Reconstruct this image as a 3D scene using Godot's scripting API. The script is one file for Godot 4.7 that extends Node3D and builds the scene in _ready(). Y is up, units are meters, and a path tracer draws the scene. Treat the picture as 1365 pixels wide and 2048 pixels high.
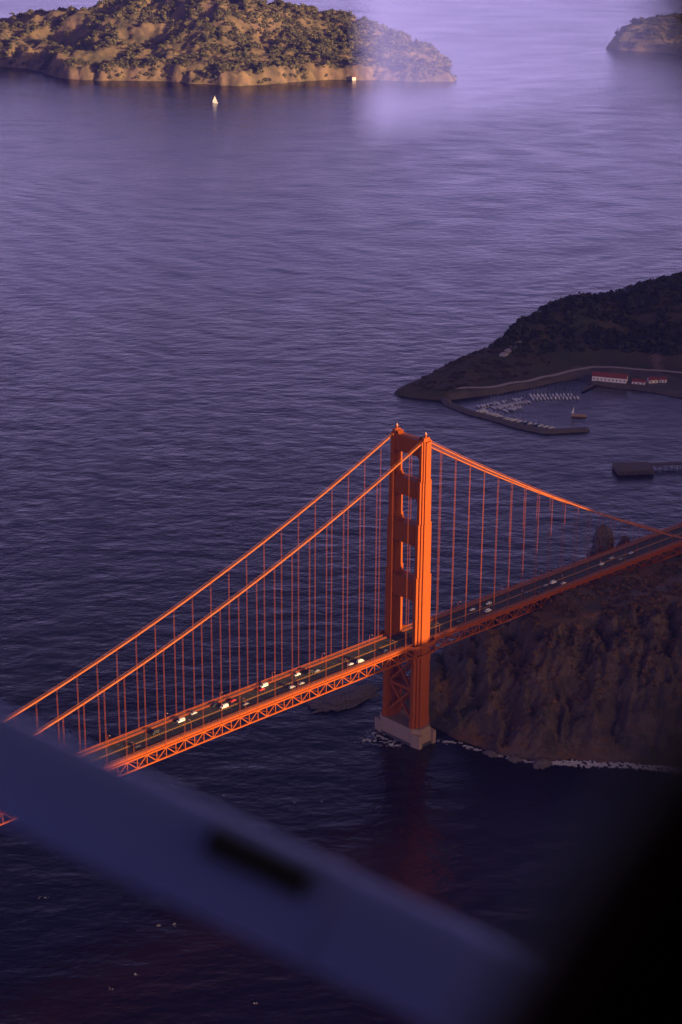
extends Node3D

# ---------------------------------------------------------------- mesh building
class MB:
	var v := PackedVector3Array()
	var n := PackedVector3Array()
	var c := PackedColorArray()
	var uv := PackedVector2Array()
	var i := PackedInt32Array()
	func tri(a: Vector3, b: Vector3, d: Vector3, nn: Vector3) -> void:
		var s := v.size()
		v.append(a); n.append(nn)
		if (b - a).cross(d - a).dot(nn) > 0.0:
			v.append(d); v.append(b)
		else:
			v.append(b); v.append(d)
		n.append(nn); n.append(nn)
		i.append(s); i.append(s + 1); i.append(s + 2)
	func ftri(a: Vector3, b: Vector3, d: Vector3, out_from: Vector3) -> void:
		var nn := (b - a).cross(d - a).normalized()
		if nn.dot((a + b + d) / 3.0 - out_from) < 0.0:
			nn = -nn
		tri(a, b, d, nn)
	func quad(a: Vector3, b: Vector3, d: Vector3, e: Vector3, nn: Vector3) -> void:
		tri(a, b, d, nn)
		tri(a, d, e, nn)
	func box(ctr: Vector3, size: Vector3, bs := Basis()) -> void:
		var x := bs.x * size.x * 0.5
		var y := bs.y * size.y * 0.5
		var z := bs.z * size.z * 0.5
		quad(ctr + x - y - z, ctr + x + y - z, ctr + x + y + z, ctr + x - y + z, bs.x)
		quad(ctr - x - y - z, ctr - x + y - z, ctr - x + y + z, ctr - x - y + z, -bs.x)
		quad(ctr - x + y - z, ctr + x + y - z, ctr + x + y + z, ctr - x + y + z, bs.y)
		quad(ctr - x - y - z, ctr + x - y - z, ctr + x - y + z, ctr - x - y + z, -bs.y)
		quad(ctr - x - y + z, ctr + x - y + z, ctr + x + y + z, ctr - x + y + z, bs.z)
		quad(ctr - x - y - z, ctr + x - y - z, ctr + x + y - z, ctr - x + y - z, -bs.z)
	func beam(p: Vector3, q: Vector3, w: float, h: float, up := Vector3.UP) -> void:
		var d := (q - p).normalized()
		var side := d.cross(up)
		if side.length() < 0.01:
			side = d.cross(Vector3.RIGHT)
		side = side.normalized()
		var u := side.cross(d).normalized()
		box((p + q) * 0.5, Vector3(p.distance_to(q), h, w), Basis(d, u, side))
	func tube(pts: Array, r0: float, r1: float, sides := 8, caps := true) -> void:
		var s := v.size()
		var last := pts.size() - 1
		for k in pts.size():
			var d: Vector3 = (pts[mini(k + 1, last)] - pts[maxi(k - 1, 0)]).normalized()
			var a := d.cross(Vector3.UP)
			if a.length() < 0.05:
				a = d.cross(Vector3.RIGHT)
			a = a.normalized()
			var b := d.cross(a).normalized()
			var r := lerpf(r0, r1, float(k) / maxf(last, 1))
			for j in sides:
				var t := TAU * j / sides
				var nn := a * cos(t) + b * sin(t)
				v.append(pts[k] + nn * r); n.append(nn)
		for k in last:
			for j in sides:
				var p := s + k * sides + j
				var q := s + k * sides + (j + 1) % sides
				face(p, q, q + sides); face(p, q + sides, p + sides)
		if caps:
			for e in [0, last]:
				var dd: Vector3 = (pts[0] - pts[1]).normalized() if e == 0 else (pts[last] - pts[last - 1]).normalized()
				for j in range(1, sides - 1):
					tri(v[s + e * sides], v[s + e * sides + j], v[s + e * sides + j + 1], dd)
	func face(p: int, q: int, r: int) -> void:
		# keeps the winding clockwise as seen from the side the normals point to
		if (v[q] - v[p]).cross(v[r] - v[p]).dot(n[p] + n[q] + n[r]) > 0.0:
			i.append(p); i.append(r); i.append(q)
		else:
			i.append(p); i.append(q); i.append(r)
	func prism(poly: PackedVector2Array, y0: float, y1: float, grow := 1.0) -> void:
		# poly in x, z; the top may be scaled by grow about the origin
		var k := poly.size()
		var mid := Vector2.ZERO
		for p in poly:
			mid += p / k
		for j in k:
			var a := poly[j]
			var b := poly[(j + 1) % k]
			var e := b - a
			var nn := Vector3(e.y, 0, -e.x).normalized()
			if Geometry2D.is_point_in_polygon((a + b) * 0.5 + Vector2(nn.x, nn.z) * 0.01, poly):
				nn = -nn
			quad(Vector3(a.x, y0, a.y), Vector3(b.x, y0, b.y), Vector3(b.x * grow, y1, b.y * grow), Vector3(a.x * grow, y1, a.y * grow), nn)
		var t := Geometry2D.triangulate_polygon(poly)
		for j in range(0, t.size(), 3):
			var a := poly[t[j]]
			var b := poly[t[j + 1]]
			var d := poly[t[j + 2]]
			tri(Vector3(a.x * grow, y1, a.y * grow), Vector3(b.x * grow, y1, b.y * grow), Vector3(d.x * grow, y1, d.y * grow), Vector3.UP)
			tri(Vector3(a.x, y0, a.y), Vector3(b.x, y0, b.y), Vector3(d.x, y0, d.y), Vector3.DOWN)
	func mesh() -> ArrayMesh:
		var a := []
		a.resize(Mesh.ARRAY_MAX)
		a[Mesh.ARRAY_VERTEX] = v
		a[Mesh.ARRAY_NORMAL] = n
		a[Mesh.ARRAY_INDEX] = i
		if c.size() == v.size():
			a[Mesh.ARRAY_COLOR] = c
		if uv.size() == v.size():
			a[Mesh.ARRAY_TEX_UV] = uv
		var m := ArrayMesh.new()
		m.add_surface_from_arrays(Mesh.PRIMITIVE_TRIANGLES, a)
		return m

var used := {}
func numbered(called: String) -> String:
	if not used.has(called):
		used[called] = 0
		return called
	used[called] += 1
	return "%s_%03d" % [called, used[called]]

func part(called: String, m: Mesh, mat: Material, parent: Node3D, at := Vector3.ZERO, bs := Basis()) -> MeshInstance3D:
	var o := MeshInstance3D.new()
	o.name = called if parent != self else numbered(called)
	o.mesh = m
	o.material_override = mat
	o.transform = Transform3D(bs, at)
	parent.add_child(o, true)
	return o

func thing(called: String, at := Vector3.ZERO, bs := Basis()) -> Node3D:
	var o := Node3D.new()
	o.name = numbered(called)
	o.transform = Transform3D(bs, at)
	add_child(o, true)
	return o

func tag(o: Node, label: String, category := "", group := "", kind := "") -> Node:
	o.set_meta("label", label)
	if category: o.set_meta("category", category)
	if group: o.set_meta("group", group)
	if kind: o.set_meta("kind", kind)
	return o

func holder(called: String, parent: Node3D) -> Node3D:
	var o := Node3D.new()
	o.name = called
	parent.add_child(o, true)
	return o

# ---------------------------------------------------------------- materials
func lin(r: float, g: float, b: float) -> Color:
	return Color(r, g, b).linear_to_srgb()

func plain(col: Color, rough := 0.8, metal := 0.0) -> StandardMaterial3D:
	var m := StandardMaterial3D.new()
	m.albedo_color = col
	m.roughness = rough
	m.metallic = metal
	return m

func noise(seed_: int, freq: float, oct := 4, type := FastNoiseLite.TYPE_SIMPLEX_SMOOTH) -> FastNoiseLite:
	var f := FastNoiseLite.new()
	f.seed = seed_
	f.noise_type = type
	f.frequency = freq
	f.fractal_octaves = oct
	return f

func noise_tex(seed_: int, freq: float, oct: int, cols: Array, size := 512) -> NoiseTexture2D:
	var t := NoiseTexture2D.new()
	t.width = size
	t.height = size
	t.seamless = true
	t.noise = noise(seed_, freq, oct)
	if cols:
		var g := Gradient.new()
		g.offsets = PackedFloat32Array(range(cols.size()).map(func(k): return float(k) / (cols.size() - 1)))
		g.colors = PackedColorArray(cols)
		t.color_ramp = g
	return t

func grained(a: Color, b: Color, metres: float, rough: float, seed_: int, freq := 0.02) -> StandardMaterial3D:
	var m := plain(Color.WHITE, rough)
	m.albedo_texture = noise_tex(seed_, freq, 5, [a, a.lerp(b, 0.5), b])
	m.uv1_triplanar = true
	m.uv1_world_triplanar = true
	m.uv1_scale = Vector3.ONE / metres
	return m

var M := {}
func make_materials() -> void:
	M.orange = grained(lin(.25, .050, .0055), lin(.30, .067, .008), 26.0, .55, 3)
	M.cable = grained(lin(.29, .077, .018), lin(.34, .10, .026), 14.0, .5, 4)
	M.orange.metallic_specular = .25
	M.cable.metallic_specular = .3
	M.asphalt = grained(lin(.018, .017, .019), lin(.034, .031, .034), 18.0, .85, 5)
	M.walk = grained(lin(.14, .12, .11), lin(.22, .19, .17), 9.0, .85, 6)
	M.yellow = plain(lin(.52, .24, .03), .7)
	M.white_line = plain(lin(.34, .34, .33), .8)
	M.concrete = grained(lin(.16, .10, .07), lin(.40, .27, .19), 9.0, .9, 7)
	M.lantern = plain(lin(.55, .30, .22), .3)
	M.land = plain(Color.WHITE, .95)
	M.land.vertex_color_use_as_albedo = true
	M.land.albedo_texture = noise_tex(11, .03, 5, [Color(.38, .37, .38), Color(.72, .70, .70), Color(.95, .95, .95), Color.WHITE])
	M.land.heightmap_enabled = true
	M.land.heightmap_texture = noise_tex(14, .03, 5, [])
	M.land.heightmap_scale = 70.0
	M.land.uv1_triplanar = true
	M.land.uv1_world_triplanar = true
	M.land.uv1_scale = Vector3.ONE / 24.0
	M.rock = grained(lin(.03, .025, .024), lin(.30, .24, .23), 22.0, .9, 12, .03)
	M.stone = grained(lin(.05, .042, .04), lin(.15, .125, .11), 12.0, .9, 13, .04)
	M.foam = plain(lin(.58, .58, .62), .9)
	M.leaf = plain(lin(.035, .05, .022), .8)
	M.leaf.vertex_color_use_as_albedo = true
	M.leaf.albedo_color = Color.WHITE
	M.bark = plain(lin(.06, .045, .035), .9)
	M.wood = plain(lin(.10, .08, .07), .9)
	M.wall = plain(lin(.78, .70, .60), .85)
	M.roof = plain(lin(.22, .045, .035), .85)
	M.glass_dark = plain(lin(.02, .022, .028), .15)
	M.hull_white = plain(lin(.72, .72, .74), .45)
	M.hull_blue = plain(lin(.06, .10, .22), .45)
	M.hull_buff = plain(lin(.42, .28, .17), .6)
	M.deck_grey = plain(lin(.32, .30, .28), .8)
	M.sail = plain(lin(.80, .78, .72), .8)
	M.tyre = plain(lin(.012, .012, .013), .9)
	M.rim = plain(lin(.35, .35, .36), .4, .6)

# ---------------------------------------------------------------- lie of the land
# coast: x, z round the headland (sea outside), counted from the prow of the cliff
var COAST := PackedVector2Array([
	Vector2(39, 90), Vector2(29, 66), Vector2(24, 40), Vector2(25, 12), Vector2(22, -12), Vector2(30, -38), Vector2(36, -57), Vector2(70, -66), Vector2(120, -72), Vector2(200, -80),
	Vector2(300, -92), Vector2(420, -104), Vector2(560, -120), Vector2(680, -165), Vector2(775, -270), Vector2(828, -372), Vector2(818, -420), Vector2(803, -450), Vector2(792, -478),
	Vector2(800, -505), Vector2(770, -512), Vector2(736, -516), Vector2(690, -524), Vector2(645, -540), Vector2(620, -548), Vector2(604, -575), Vector2(592, -604), Vector2(612, -618),
	Vector2(650, -622), Vector2(700, -632), Vector2(750, -636), Vector2(800, -640), Vector2(850, -664), Vector2(940, -680), Vector2(1060, -660), Vector2(1250, -640), Vector2(1700, -700),
	Vector2(2500, -300), Vector2(2500, 1500), Vector2(300, 1500), Vector2(-60, 950), Vector2(-190, 640), Vector2(-120, 480), Vector2(30, 370), Vector2(110, 270), Vector2(128, 200), Vector2(108, 166), Vector2(82, 132), Vector2(52, 100)])
# x, z, height, breadth of the slope from the shore
var TOPS := [
	[45, 60, 34, 60], [60, 20, 50, 75], [86, 20, 64, 80], [110, 22, 71, 88], [150, 24, 76, 95], [200, 24, 73, 95], [250, 26, 69, 95], [300, 26, 66, 95], [360, 30, 66, 95],
	[60, -30, 24, 40], [110, -25, 42, 50], [200, -30, 50, 58], [300, -35, 52, 65], [400, -40, 54, 70], [560, -40, 60, 80],
	[120, 70, 74, 92], [170, 90, 82, 100], [250, 90, 78, 100], [330, 90, 76, 100], [220, 170, 100, 110],
	[-50, 640, 128, 150], [80, 640, 160, 170], [300, 640, 214, 200], [700, 640, 304, 220], [1200, 640, 390, 250], [2000, 600, 420, 250], [400, 300, 150, 140], [700, 250, 180, 150],
	[700, 50, 105, 120], [900, -80, 90, 100], [1300, -100, 140, 120],
	[663, -598, 13, 22], [696, -598, 17, 22], [730, -603, 19, 22], [766, -598, 21, 22], [783, -600, 24, 25], [625, -598, 7, 16], [650, -575, 8, 16], [842, -626, 36, 28], [925, -616, 48, 40], [1056, -549, 58, 60], [1200, -500, 75, 80],
	[692, -540, 4, 7], [736, -528, 4, 6], [781, -522, 4, 6], [823, -515, 4, 6], [846, -508, 4, 6], [869, -467, 4.5, 8], [896, -425, 5, 8], [811, -451, 3.5, 6], [840, -430, 3.5, 6], [850, -390, 4, 8], [880, -370, 6, 10], [830, -480, 3.8, 6],
	[720, -560, 11, 15], [780, -560, 14, 15], [860, -560, 22, 20], [900, -520, 20, 20], [940, -470, 22, 20], [1000, -430, 38, 30], [960, -350, 30, 30], [900, -250, 40, 50]]
var ISLAND_COAST := PackedVector2Array([
	Vector2(1893, -3330), Vector2(1929, -3248), Vector2(1905, -3140), Vector2(1881, -3051), Vector2(1906, -2982), Vector2(1942, -2939), Vector2(1990, -2885), Vector2(2037, -2834), Vector2(2065, -2760), Vector2(2080, -2715), Vector2(2129, -2661), Vector2(2220, -2618), Vector2(2290, -2612), Vector2(2352, -2600), Vector2(2400, -2560), Vector2(2436, -2527), Vector2(2501, -2436), Vector2(2566, -2380),
	Vector2(2600, -2395), Vector2(2625, -2470), Vector2(2660, -2560), Vector2(2720, -2600), Vector2(2800, -2600), Vector2(2840, -2680), Vector2(2880, -2850), Vector2(2860, -3050), Vector2(2750, -3250), Vector2(2600, -3450), Vector2(2400, -3700), Vector2(2200, -3950), Vector2(2000, -4050), Vector2(1900, -3900), Vector2(1880, -3600)])
var ISLAND_TOPS := [
	[2093, -3720, 43, 120], [2133, -3681, 52, 120], [2178, -3552, 82, 120], [2184, -3398, 102, 110], [2292, -3320, 123, 110], [2336, -3300, 139, 110], [2402, -3243, 163, 110], [2430, -3172, 153, 110], [2438, -3119, 140, 110],
	[2487, -3095, 144, 110], [2569, -3048, 126, 110], [2642, -3009, 108, 110], [2706, -2980, 93, 110], [2734, -2930, 82, 100], [2750, -2889, 66, 90], [2766, -2828, 57, 80], [2776, -2781, 50, 70], [2786, -2716, 42, 60], [2783, -2667, 29, 50], [2779, -2630, 18, 30],
	[2460, -2625, 27, 25], [2521, -2544, 20, 22], [2553, -2470, 19, 20], [2576, -2424, 12, 18],
	[2168, -3058, 46, 60], [2250, -3160, 82, 80], [2108, -3125, 58, 60], [2000, -3214, 34, 50], [1979, -2987, 20, 20], [2183, -2780, 33, 40], [2131, -2719, 21, 20], [2407, -2827, 48, 60], [2060, -3330, 42, 60], [2560, -2800, 42, 60], [2330, -2720, 26, 40], [2640, -2700, 30, 50],
	[2600, -3250, 80, 100], [2350, -3550, 70, 100]]
var FAR_COAST := PackedVector2Array([Vector2(3400, -2560), Vector2(3410, -2500), Vector2(3440, -2420), Vector2(3440, -2300), Vector2(3420, -2150), Vector2(3500, -1800), Vector2(4200, -1500), Vector2(4800, -2200), Vector2(4200, -2600), Vector2(3700, -2650), Vector2(3500, -2610)])
var FAR_TOPS := [[3419, -2534, 30, 30], [3470, -2550, 45, 40], [3504, -2564, 49, 40], [3583, -2558, 52, 50], [3691, -2524, 54, 60], [3779, -2440, 57, 60], [3600, -2300, 40, 120], [3480, -2330, 6, 30], [3900, -2000, 80, 100]]

func shore_distance(p: Vector2, ring: PackedVector2Array) -> float:
	var best := 1e18
	var inside := false
	var k := ring.size()
	var a := ring[k - 1]
	for j in k:
		var b := ring[j]
		var e := b - a
		var t := clampf((p - a).dot(e) / e.length_squared(), 0.0, 1.0)
		best = minf(best, (a + e * t - p).length_squared())
		if (a.y > p.y) != (b.y > p.y) and p.x < (b.x - a.x) * (p.y - a.y) / (b.y - a.y) + a.x:
			inside = not inside
		a = b
	return sqrt(best) if inside else -sqrt(best)

func top_at(p: Vector2, tops: Array, soft: float) -> Vector2:
	var h := 0.0
	var w := 0.0
	var total := 0.0
	for t in tops:
		var dx: float = p.x - t[0]
		var dz: float = p.y - t[1]
		var g := 1.0 / (dx * dx + dz * dz + soft * soft)
		g *= g
		h += t[2] * g
		w += t[3] * g
		total += g
	return Vector2(h, w) / total

var gully := noise(21, .016, 4)
var crag := noise(22, .05, 4)
var fine := noise(23, .18, 3)
var patch := noise(24, .02, 3)
func ridged(f: FastNoiseLite, x: float, y: float) -> float:
	return 1.0 - 2.0 * absf(f.get_noise_2d(x, y))

func headland_height(x: float, z: float) -> float:
	var p := Vector2(x, z)
	var d := shore_distance(p, COAST)
	if d < -14.0:
		return -9.0
	var near_cliff := x < 380.0 and z > -60.0 and z < 260.0
	d += 5.0 * crag.get_noise_2d(x * .7, z * .7) * (1.0 if near_cliff else .4)
	if d <= 0.0:
		return maxf(-9.0, d * .7)
	var t := top_at(p, TOPS, 22.0)
	var s := clampf(d / t.y, 0.0, 1.0)
	var rise := 1.0 - pow(1.0 - s, 1.75)
	if near_cliff:
		# steep face with gullies that run down it
		var strike := x * .67 + z * .75
		var fall := z * .66 - x * .75
		var wob := crag.get_noise_2d(x * .6, z * .6) * 14.0
		var cut := ridged(gully, strike * 1.5 + wob, fall * .3 + 40.0) * .5 + .5
		var cut2 := ridged(gully, strike * 4.2 + wob * 2.0, fall * 1.1 - 70.0)
		var face := smoothstep(0.0, .2, s) * (1.0 - smoothstep(.88, 1.0, s))
		rise = clampf(rise - (1.0 - cut) * .42 * face + crag.get_noise_2d(x * 1.2, z * 1.2) * .09 * face, 0.0, 1.0)
		var h := t.x * rise + cut2 * 2.8 * face + ridged(crag, x * 2.2, z * 2.2) * 1.6 * (face + .15) + fine.get_noise_2d(x * 1.6, z * 1.6) * (.4 + 1.3 * face)
		# the cutting that the bridge runs through
		var under := 74.5 - .012 * x - 9.5
		var corridor := 1.0 - smoothstep(14.5, 19.5, absf(z))
		if x > 15.0:
			h = lerpf(h, minf(h, under), corridor)
		# the rock prow at the foot
		var pd := Vector2(x - 50.0, z - 84.0).length()
		h += 9.0 * exp(-pd * pd / 190.0) * (ridged(crag, x * 2.0, z * 2.0) * .5 + .6)
		return h
	if z < -300.0:
		return t.x * rise + (fine.get_noise_2d(x * .5, z * .5) * .8 + ridged(gully, x * 1.2, z * 1.2) * 1.5) * smoothstep(6.0, 16.0, t.x) * s
	return t.x * rise + gully.get_noise_2d(x, z) * 9.0 * s + crag.get_noise_2d(x, z) * 3.0 * s

func island_height(x: float, z: float, ring: PackedVector2Array, tops: Array) -> float:
	var d := shore_distance(Vector2(x, z), ring)
	if d < -40.0:
		return -9.0
	d += 16.0 * gully.get_noise_2d(x * .6, z * .6) + 6.0 * crag.get_noise_2d(x * .6, z * .6)
	if d <= 0.0:
		return maxf(-9.0, d * .5)
	var t := top_at(Vector2(x, z), tops, 45.0)
	var vary := patch.get_noise_2d(x * .7 + 500.0, z * .7)
	var s := clampf(d / (t.y * clampf(.9 + vary * 1.6, .35, 1.9)), 0.0, 1.0)
	var rise := 1.0 - pow(1.0 - s, 1.6)
	var cut := ridged(gully, x * .32, z * .32)
	var h := t.x * rise
	h += (cut * .5 - .25) * minf(t.x, 80.0) * .62 * s
	h += ridged(gully, x * .7 + 300.0, z * .7) * 9.0 * s + ridged(gully, x * 1.9, z * 1.9) * 3.0 * s + (crag.get_noise_2d(x * .8, z * .8) * 4.0 + fine.get_noise_2d(x * .5, z * .5) * 1.6) * s
	return maxf(h, .6)

func spaced(stops: Array) -> PackedFloat32Array:
	# stops: [start, step, start, step, ..., end]
	var out := PackedFloat32Array()
	var k := 0
	while k < stops.size() - 1:
		var a: float = stops[k]
		var b: float = stops[k + 2]
		var cnt := maxi(1, int(round((b - a) / stops[k + 1])))
		for j in cnt:
			out.append(lerpf(a, b, float(j) / cnt))
		k += 2
	out.append(stops[-1])
	return out

func terrain(xs: PackedFloat32Array, zs: PackedFloat32Array, height: Callable, tint: Callable) -> ArrayMesh:
	var b := MB.new()
	var nx := xs.size()
	var nz := zs.size()
	var hs := PackedFloat32Array()
	hs.resize(nx * nz)
	for j in nz:
		for k in nx:
			hs[j * nx + k] = height.call(xs[k], zs[j])
	var where := PackedInt32Array()
	where.resize(nx * nz)
	where.fill(-1)
	for j in nz - 1:
		for k in nx - 1:
			var q := [j * nx + k, j * nx + k + 1, (j + 1) * nx + k + 1, (j + 1) * nx + k]
			if maxf(maxf(hs[q[0]], hs[q[1]]), maxf(hs[q[2]], hs[q[3]])) <= -4.0:
				continue
			for c in q:
				if where[c] < 0:
					var cj: int = c / nx
					var ck: int = c % nx
					var k0 := maxi(ck - 1, 0)
					var k1 := mini(ck + 1, nx - 1)
					var j0 := maxi(cj - 1, 0)
					var j1 := mini(cj + 1, nz - 1)
					var nn := Vector3(-(hs[cj * nx + k1] - hs[cj * nx + k0]) / (xs[k1] - xs[k0]), 1.0, -(hs[j1 * nx + ck] - hs[j0 * nx + ck]) / (zs[j1] - zs[j0])).normalized()
					where[c] = b.v.size()
					var at := Vector3(xs[ck], hs[c], zs[cj])
					b.v.append(at)
					b.n.append(nn)
					b.c.append(tint.call(at, nn))
			b.face(where[q[0]], where[q[1]], where[q[2]])
			b.face(where[q[0]], where[q[2]], where[q[3]])
	return b.mesh()

# vertex colours are linear
func headland_tint(p: Vector3, nn: Vector3) -> Color:
	var r1 := patch.get_noise_2d(p.x, p.z)
	var r2 := crag.get_noise_3d(p.x, p.y, p.z)
	var r3 := fine.get_noise_3d(p.x * 1.5, p.y * 1.5, p.z * 1.5)
	var rock := Color(.045, .03, .023).lerp(Color(.155, .10, .064), clampf(.5 + r2 * .9 + r3 * .5, 0, 1))
	var scrub := Color(.19, .085, .03).lerp(Color(.055, .05, .023), clampf(.45 + r1 * 1.2 + r3 * .5, 0, 1))
	if p.z < -250.0:
		scrub = Color(.085, .065, .035).lerp(Color(.045, .055, .026), clampf(.5 + r1 * 1.4 + r3 * .5, 0, 1))
		rock = Color(.10, .08, .065).lerp(Color(.06, .05, .042), clampf(.5 + r2, 0, 1))
		if p.y < 5.2 and p.x > 625.0:
			scrub = Color(.16, .135, .12).lerp(Color(.10, .085, .075), clampf(.5 + r1 * 1.5 + r3, 0, 1))
	# worn earth track up the hill
	if p.z < -400.0 and p.x > 860.0:
		var q := Geometry2D.get_closest_point_to_segment(Vector2(p.x, p.z), Vector2(884, -450), Vector2(930, -492))
		if q.distance_to(Vector2(p.x, p.z)) < 5.0 + r3 * 4.0:
			return Color(.20, .14, .11)
	return rock.lerp(scrub, clampf((nn.y - .58) * 5.0 + r2 * .9 + r1 * .4, 0, 1))

func island_tint(p: Vector3, nn: Vector3) -> Color:
	var r1 := patch.get_noise_2d(p.x * .5, p.z * .5)
	var r2 := crag.get_noise_2d(p.x * .5, p.z * .5)
	var r3 := fine.get_noise_2d(p.x * .3, p.z * .3)
	var grass := Color(.22, .165, .09).lerp(Color(.085, .08, .042), clampf(.5 + r1 * 1.1 + r2 * .9 + r3 * .8, 0, 1))
	var bare := Color(.29, .20, .14).lerp(Color(.10, .08, .055), clampf(.5 + r2 * 1.3 + r3 * 1.2, 0, 1))
	return grass.lerp(bare, clampf((.70 - nn.y) * 4.0 + r2 * 1.4 + r3, 0, 1))

# ---------------------------------------------------------------- sea
func sea_height(x: float, z: float) -> float:
	return 0.35 * swell.get_noise_2d((x + z) * .7, (z - x) * 1.5) + .16 * chop.get_noise_2d((x + z) * .6, (z - x) * 1.4)
var swell := noise(31, .010, 2)
var chop := noise(32, .03, 2)
var lanes := noise(33, .0011, 4)

func build_sea() -> void:
	var m := StandardMaterial3D.new()
	m.albedo_color = Color.WHITE
	m.vertex_color_use_as_albedo = true
	m.roughness = .22
	m.metallic_specular = .36
	var t := NoiseTexture2D.new()
	t.width = 2048
	t.height = 2048
	t.seamless = true
	t.as_normal_map = true
	t.bump_strength = SEA_BUMP
	t.noise = noise(34, .009, 6)
	t.noise.fractal_gain = .62
	m.normal_enabled = true
	m.normal_texture = t
	m.normal_scale = SEA_NORMAL
	m.uv1_scale = Vector3(1.0 / 620.0, 1.0 / 400.0, 1)
	var xs := spaced([-6000, 500, -1500, 60, -500, 9, 500, 16, 1100, 40, 2600, 90, 6000, 600, 14000])
	var zs := spaced([-14000, 600, -5000, 90, -2600, 40, -900, 16, -450, 9, 420, 60, 1500, 500, 6000])
	var b := MB.new()
	for z in zs:
		for x in xs:
			b.v.append(Vector3(x, sea_height(x, z), z))
			var e := 4.0
			b.n.append(Vector3(sea_height(x - e, z) - sea_height(x + e, z), 2.0 * e, sea_height(x, z - e) - sea_height(x, z + e)).normalized())
			# along the crests, across the crests
			b.uv.append(Vector2(x * .72 + z * .69, z * .72 - x * .69))
			var s := lanes.get_noise_2d((x * .72 + z * .69) * .45, (z * .72 - x * .69) * 1.3)
			b.c.append(Color(.0012, .0017, .005).lerp(Color(.004, .004, .009), clampf(.5 + s * 1.3, 0, 1)))
	var nx := xs.size()
	for j in zs.size() - 1:
		for k in nx - 1:
			var a := j * nx + k
			b.face(a, a + 1, a + nx + 1)
			b.face(a, a + nx + 1, a + nx)
	var o := part("sea", b.mesh(), m, self)
	tag(o, "dark purple rippled sea of the bay", "", "", "structure")

func scatter_foam(called: String, label: String, line: Array, width: float, count: int, size: Vector2, seed_: int, thin := 0.0, spots := false) -> void:
	# flakes of foam along a line on the water
	var rng := RandomNumberGenerator.new()
	rng.seed = seed_
	var flake := MB.new()
	for k in 7:
		var a0 := TAU * k / 7.0
		var a1 := TAU * (k + 1) / 7.0
		var r0 := 1.0 + .35 * sin(k * 2.3)
		var r1 := 1.0 + .35 * sin(((k + 1) % 7) * 2.3)
		flake.tri(Vector3(0, .32, 0), Vector3(cos(a0) * r0, 0, sin(a0) * r0), Vector3(cos(a1) * r1, 0, sin(a1) * r1), Vector3.UP)
	var where := []
	var total := 0.0
	for k in line.size() - 1:
		total += line[k].distance_to(line[k + 1])
	while where.size() < count:
		var s := rng.randf() * total
		var p: Vector2 = line[0]
		for k in line.size() - 1:
			var l: float = line[k].distance_to(line[k + 1])
			if s <= l:
				p = line[k].lerp(line[k + 1], s / l)
				break
			s -= l
		if spots:
			p = line[rng.randi() % line.size()]
		var off := Vector2(rng.randfn(), rng.randfn()) * width * .45
		p += off
		if crag.get_noise_2d(p.x * 4.0, p.y * 4.0) < thin:
			continue
		var r := lerpf(size.x, size.y, rng.randf() * rng.randf())
		where.append(Transform3D(Basis(Vector3.UP, rng.randf() * TAU).scaled(Vector3(r, r * .6, r * .7)), Vector3(p.x, sea_height(p.x, p.y) + .12, p.y)))
	var mm := MultiMesh.new()
	mm.transform_format = MultiMesh.TRANSFORM_3D
	mm.mesh = flake.mesh()
	mm.instance_count = where.size()
	for k in where.size():
		mm.set_instance_transform(k, where[k])
	var o := MultiMeshInstance3D.new()
	o.name = numbered(called)
	o.multimesh = mm
	o.material_override = M.foam
	add_child(o, true)
	tag(o, label, "foam", "", "stuff")

# ---------------------------------------------------------------- bridge
const STEP := 7.62
const ORD := ["first", "second", "third", "fourth", "fifth", "sixth", "seventh", "eighth", "ninth", "tenth", "eleventh", "twelfth", "thirteenth", "fourteenth", "fifteenth", "sixteenth", "seventeenth"]
func deck_y(x: float) -> float:
	return 77.4 + 1.0 * smoothstep(0.0, 220.0, -x) - .013 * maxf(x, 0.0)
func main_cable_y(x: float) -> float:
	if x <= 0.0:
		return 84.0 + 144.0 * pow((x + 640.0) / 640.0, 2)
	var t := x / 325.0
	return 228.0 - .492 * x - 28.0 * t * (1.0 - t)

func leg_plan(half: float, wide: float) -> PackedVector2Array:
	# stepped cross, x along the bridge
	var a := 1.45 * wide
	var b := 2.65 * wide
	var c := 3.8 * wide
	var q := [Vector2(half, a), Vector2(half * .70, a), Vector2(half * .70, b), Vector2(half * .42, b), Vector2(half * .42, c)]
	var out := PackedVector2Array()
	for p in q:
		out.append(p)
	for k in range(4, -1, -1):
		out.append(Vector2(-q[k].x, q[k].y))
	for p in q:
		out.append(Vector2(-p.x, -p.y))
	for k in range(4, -1, -1):
		out.append(Vector2(q[k].x, -q[k].y))
	return out

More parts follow.
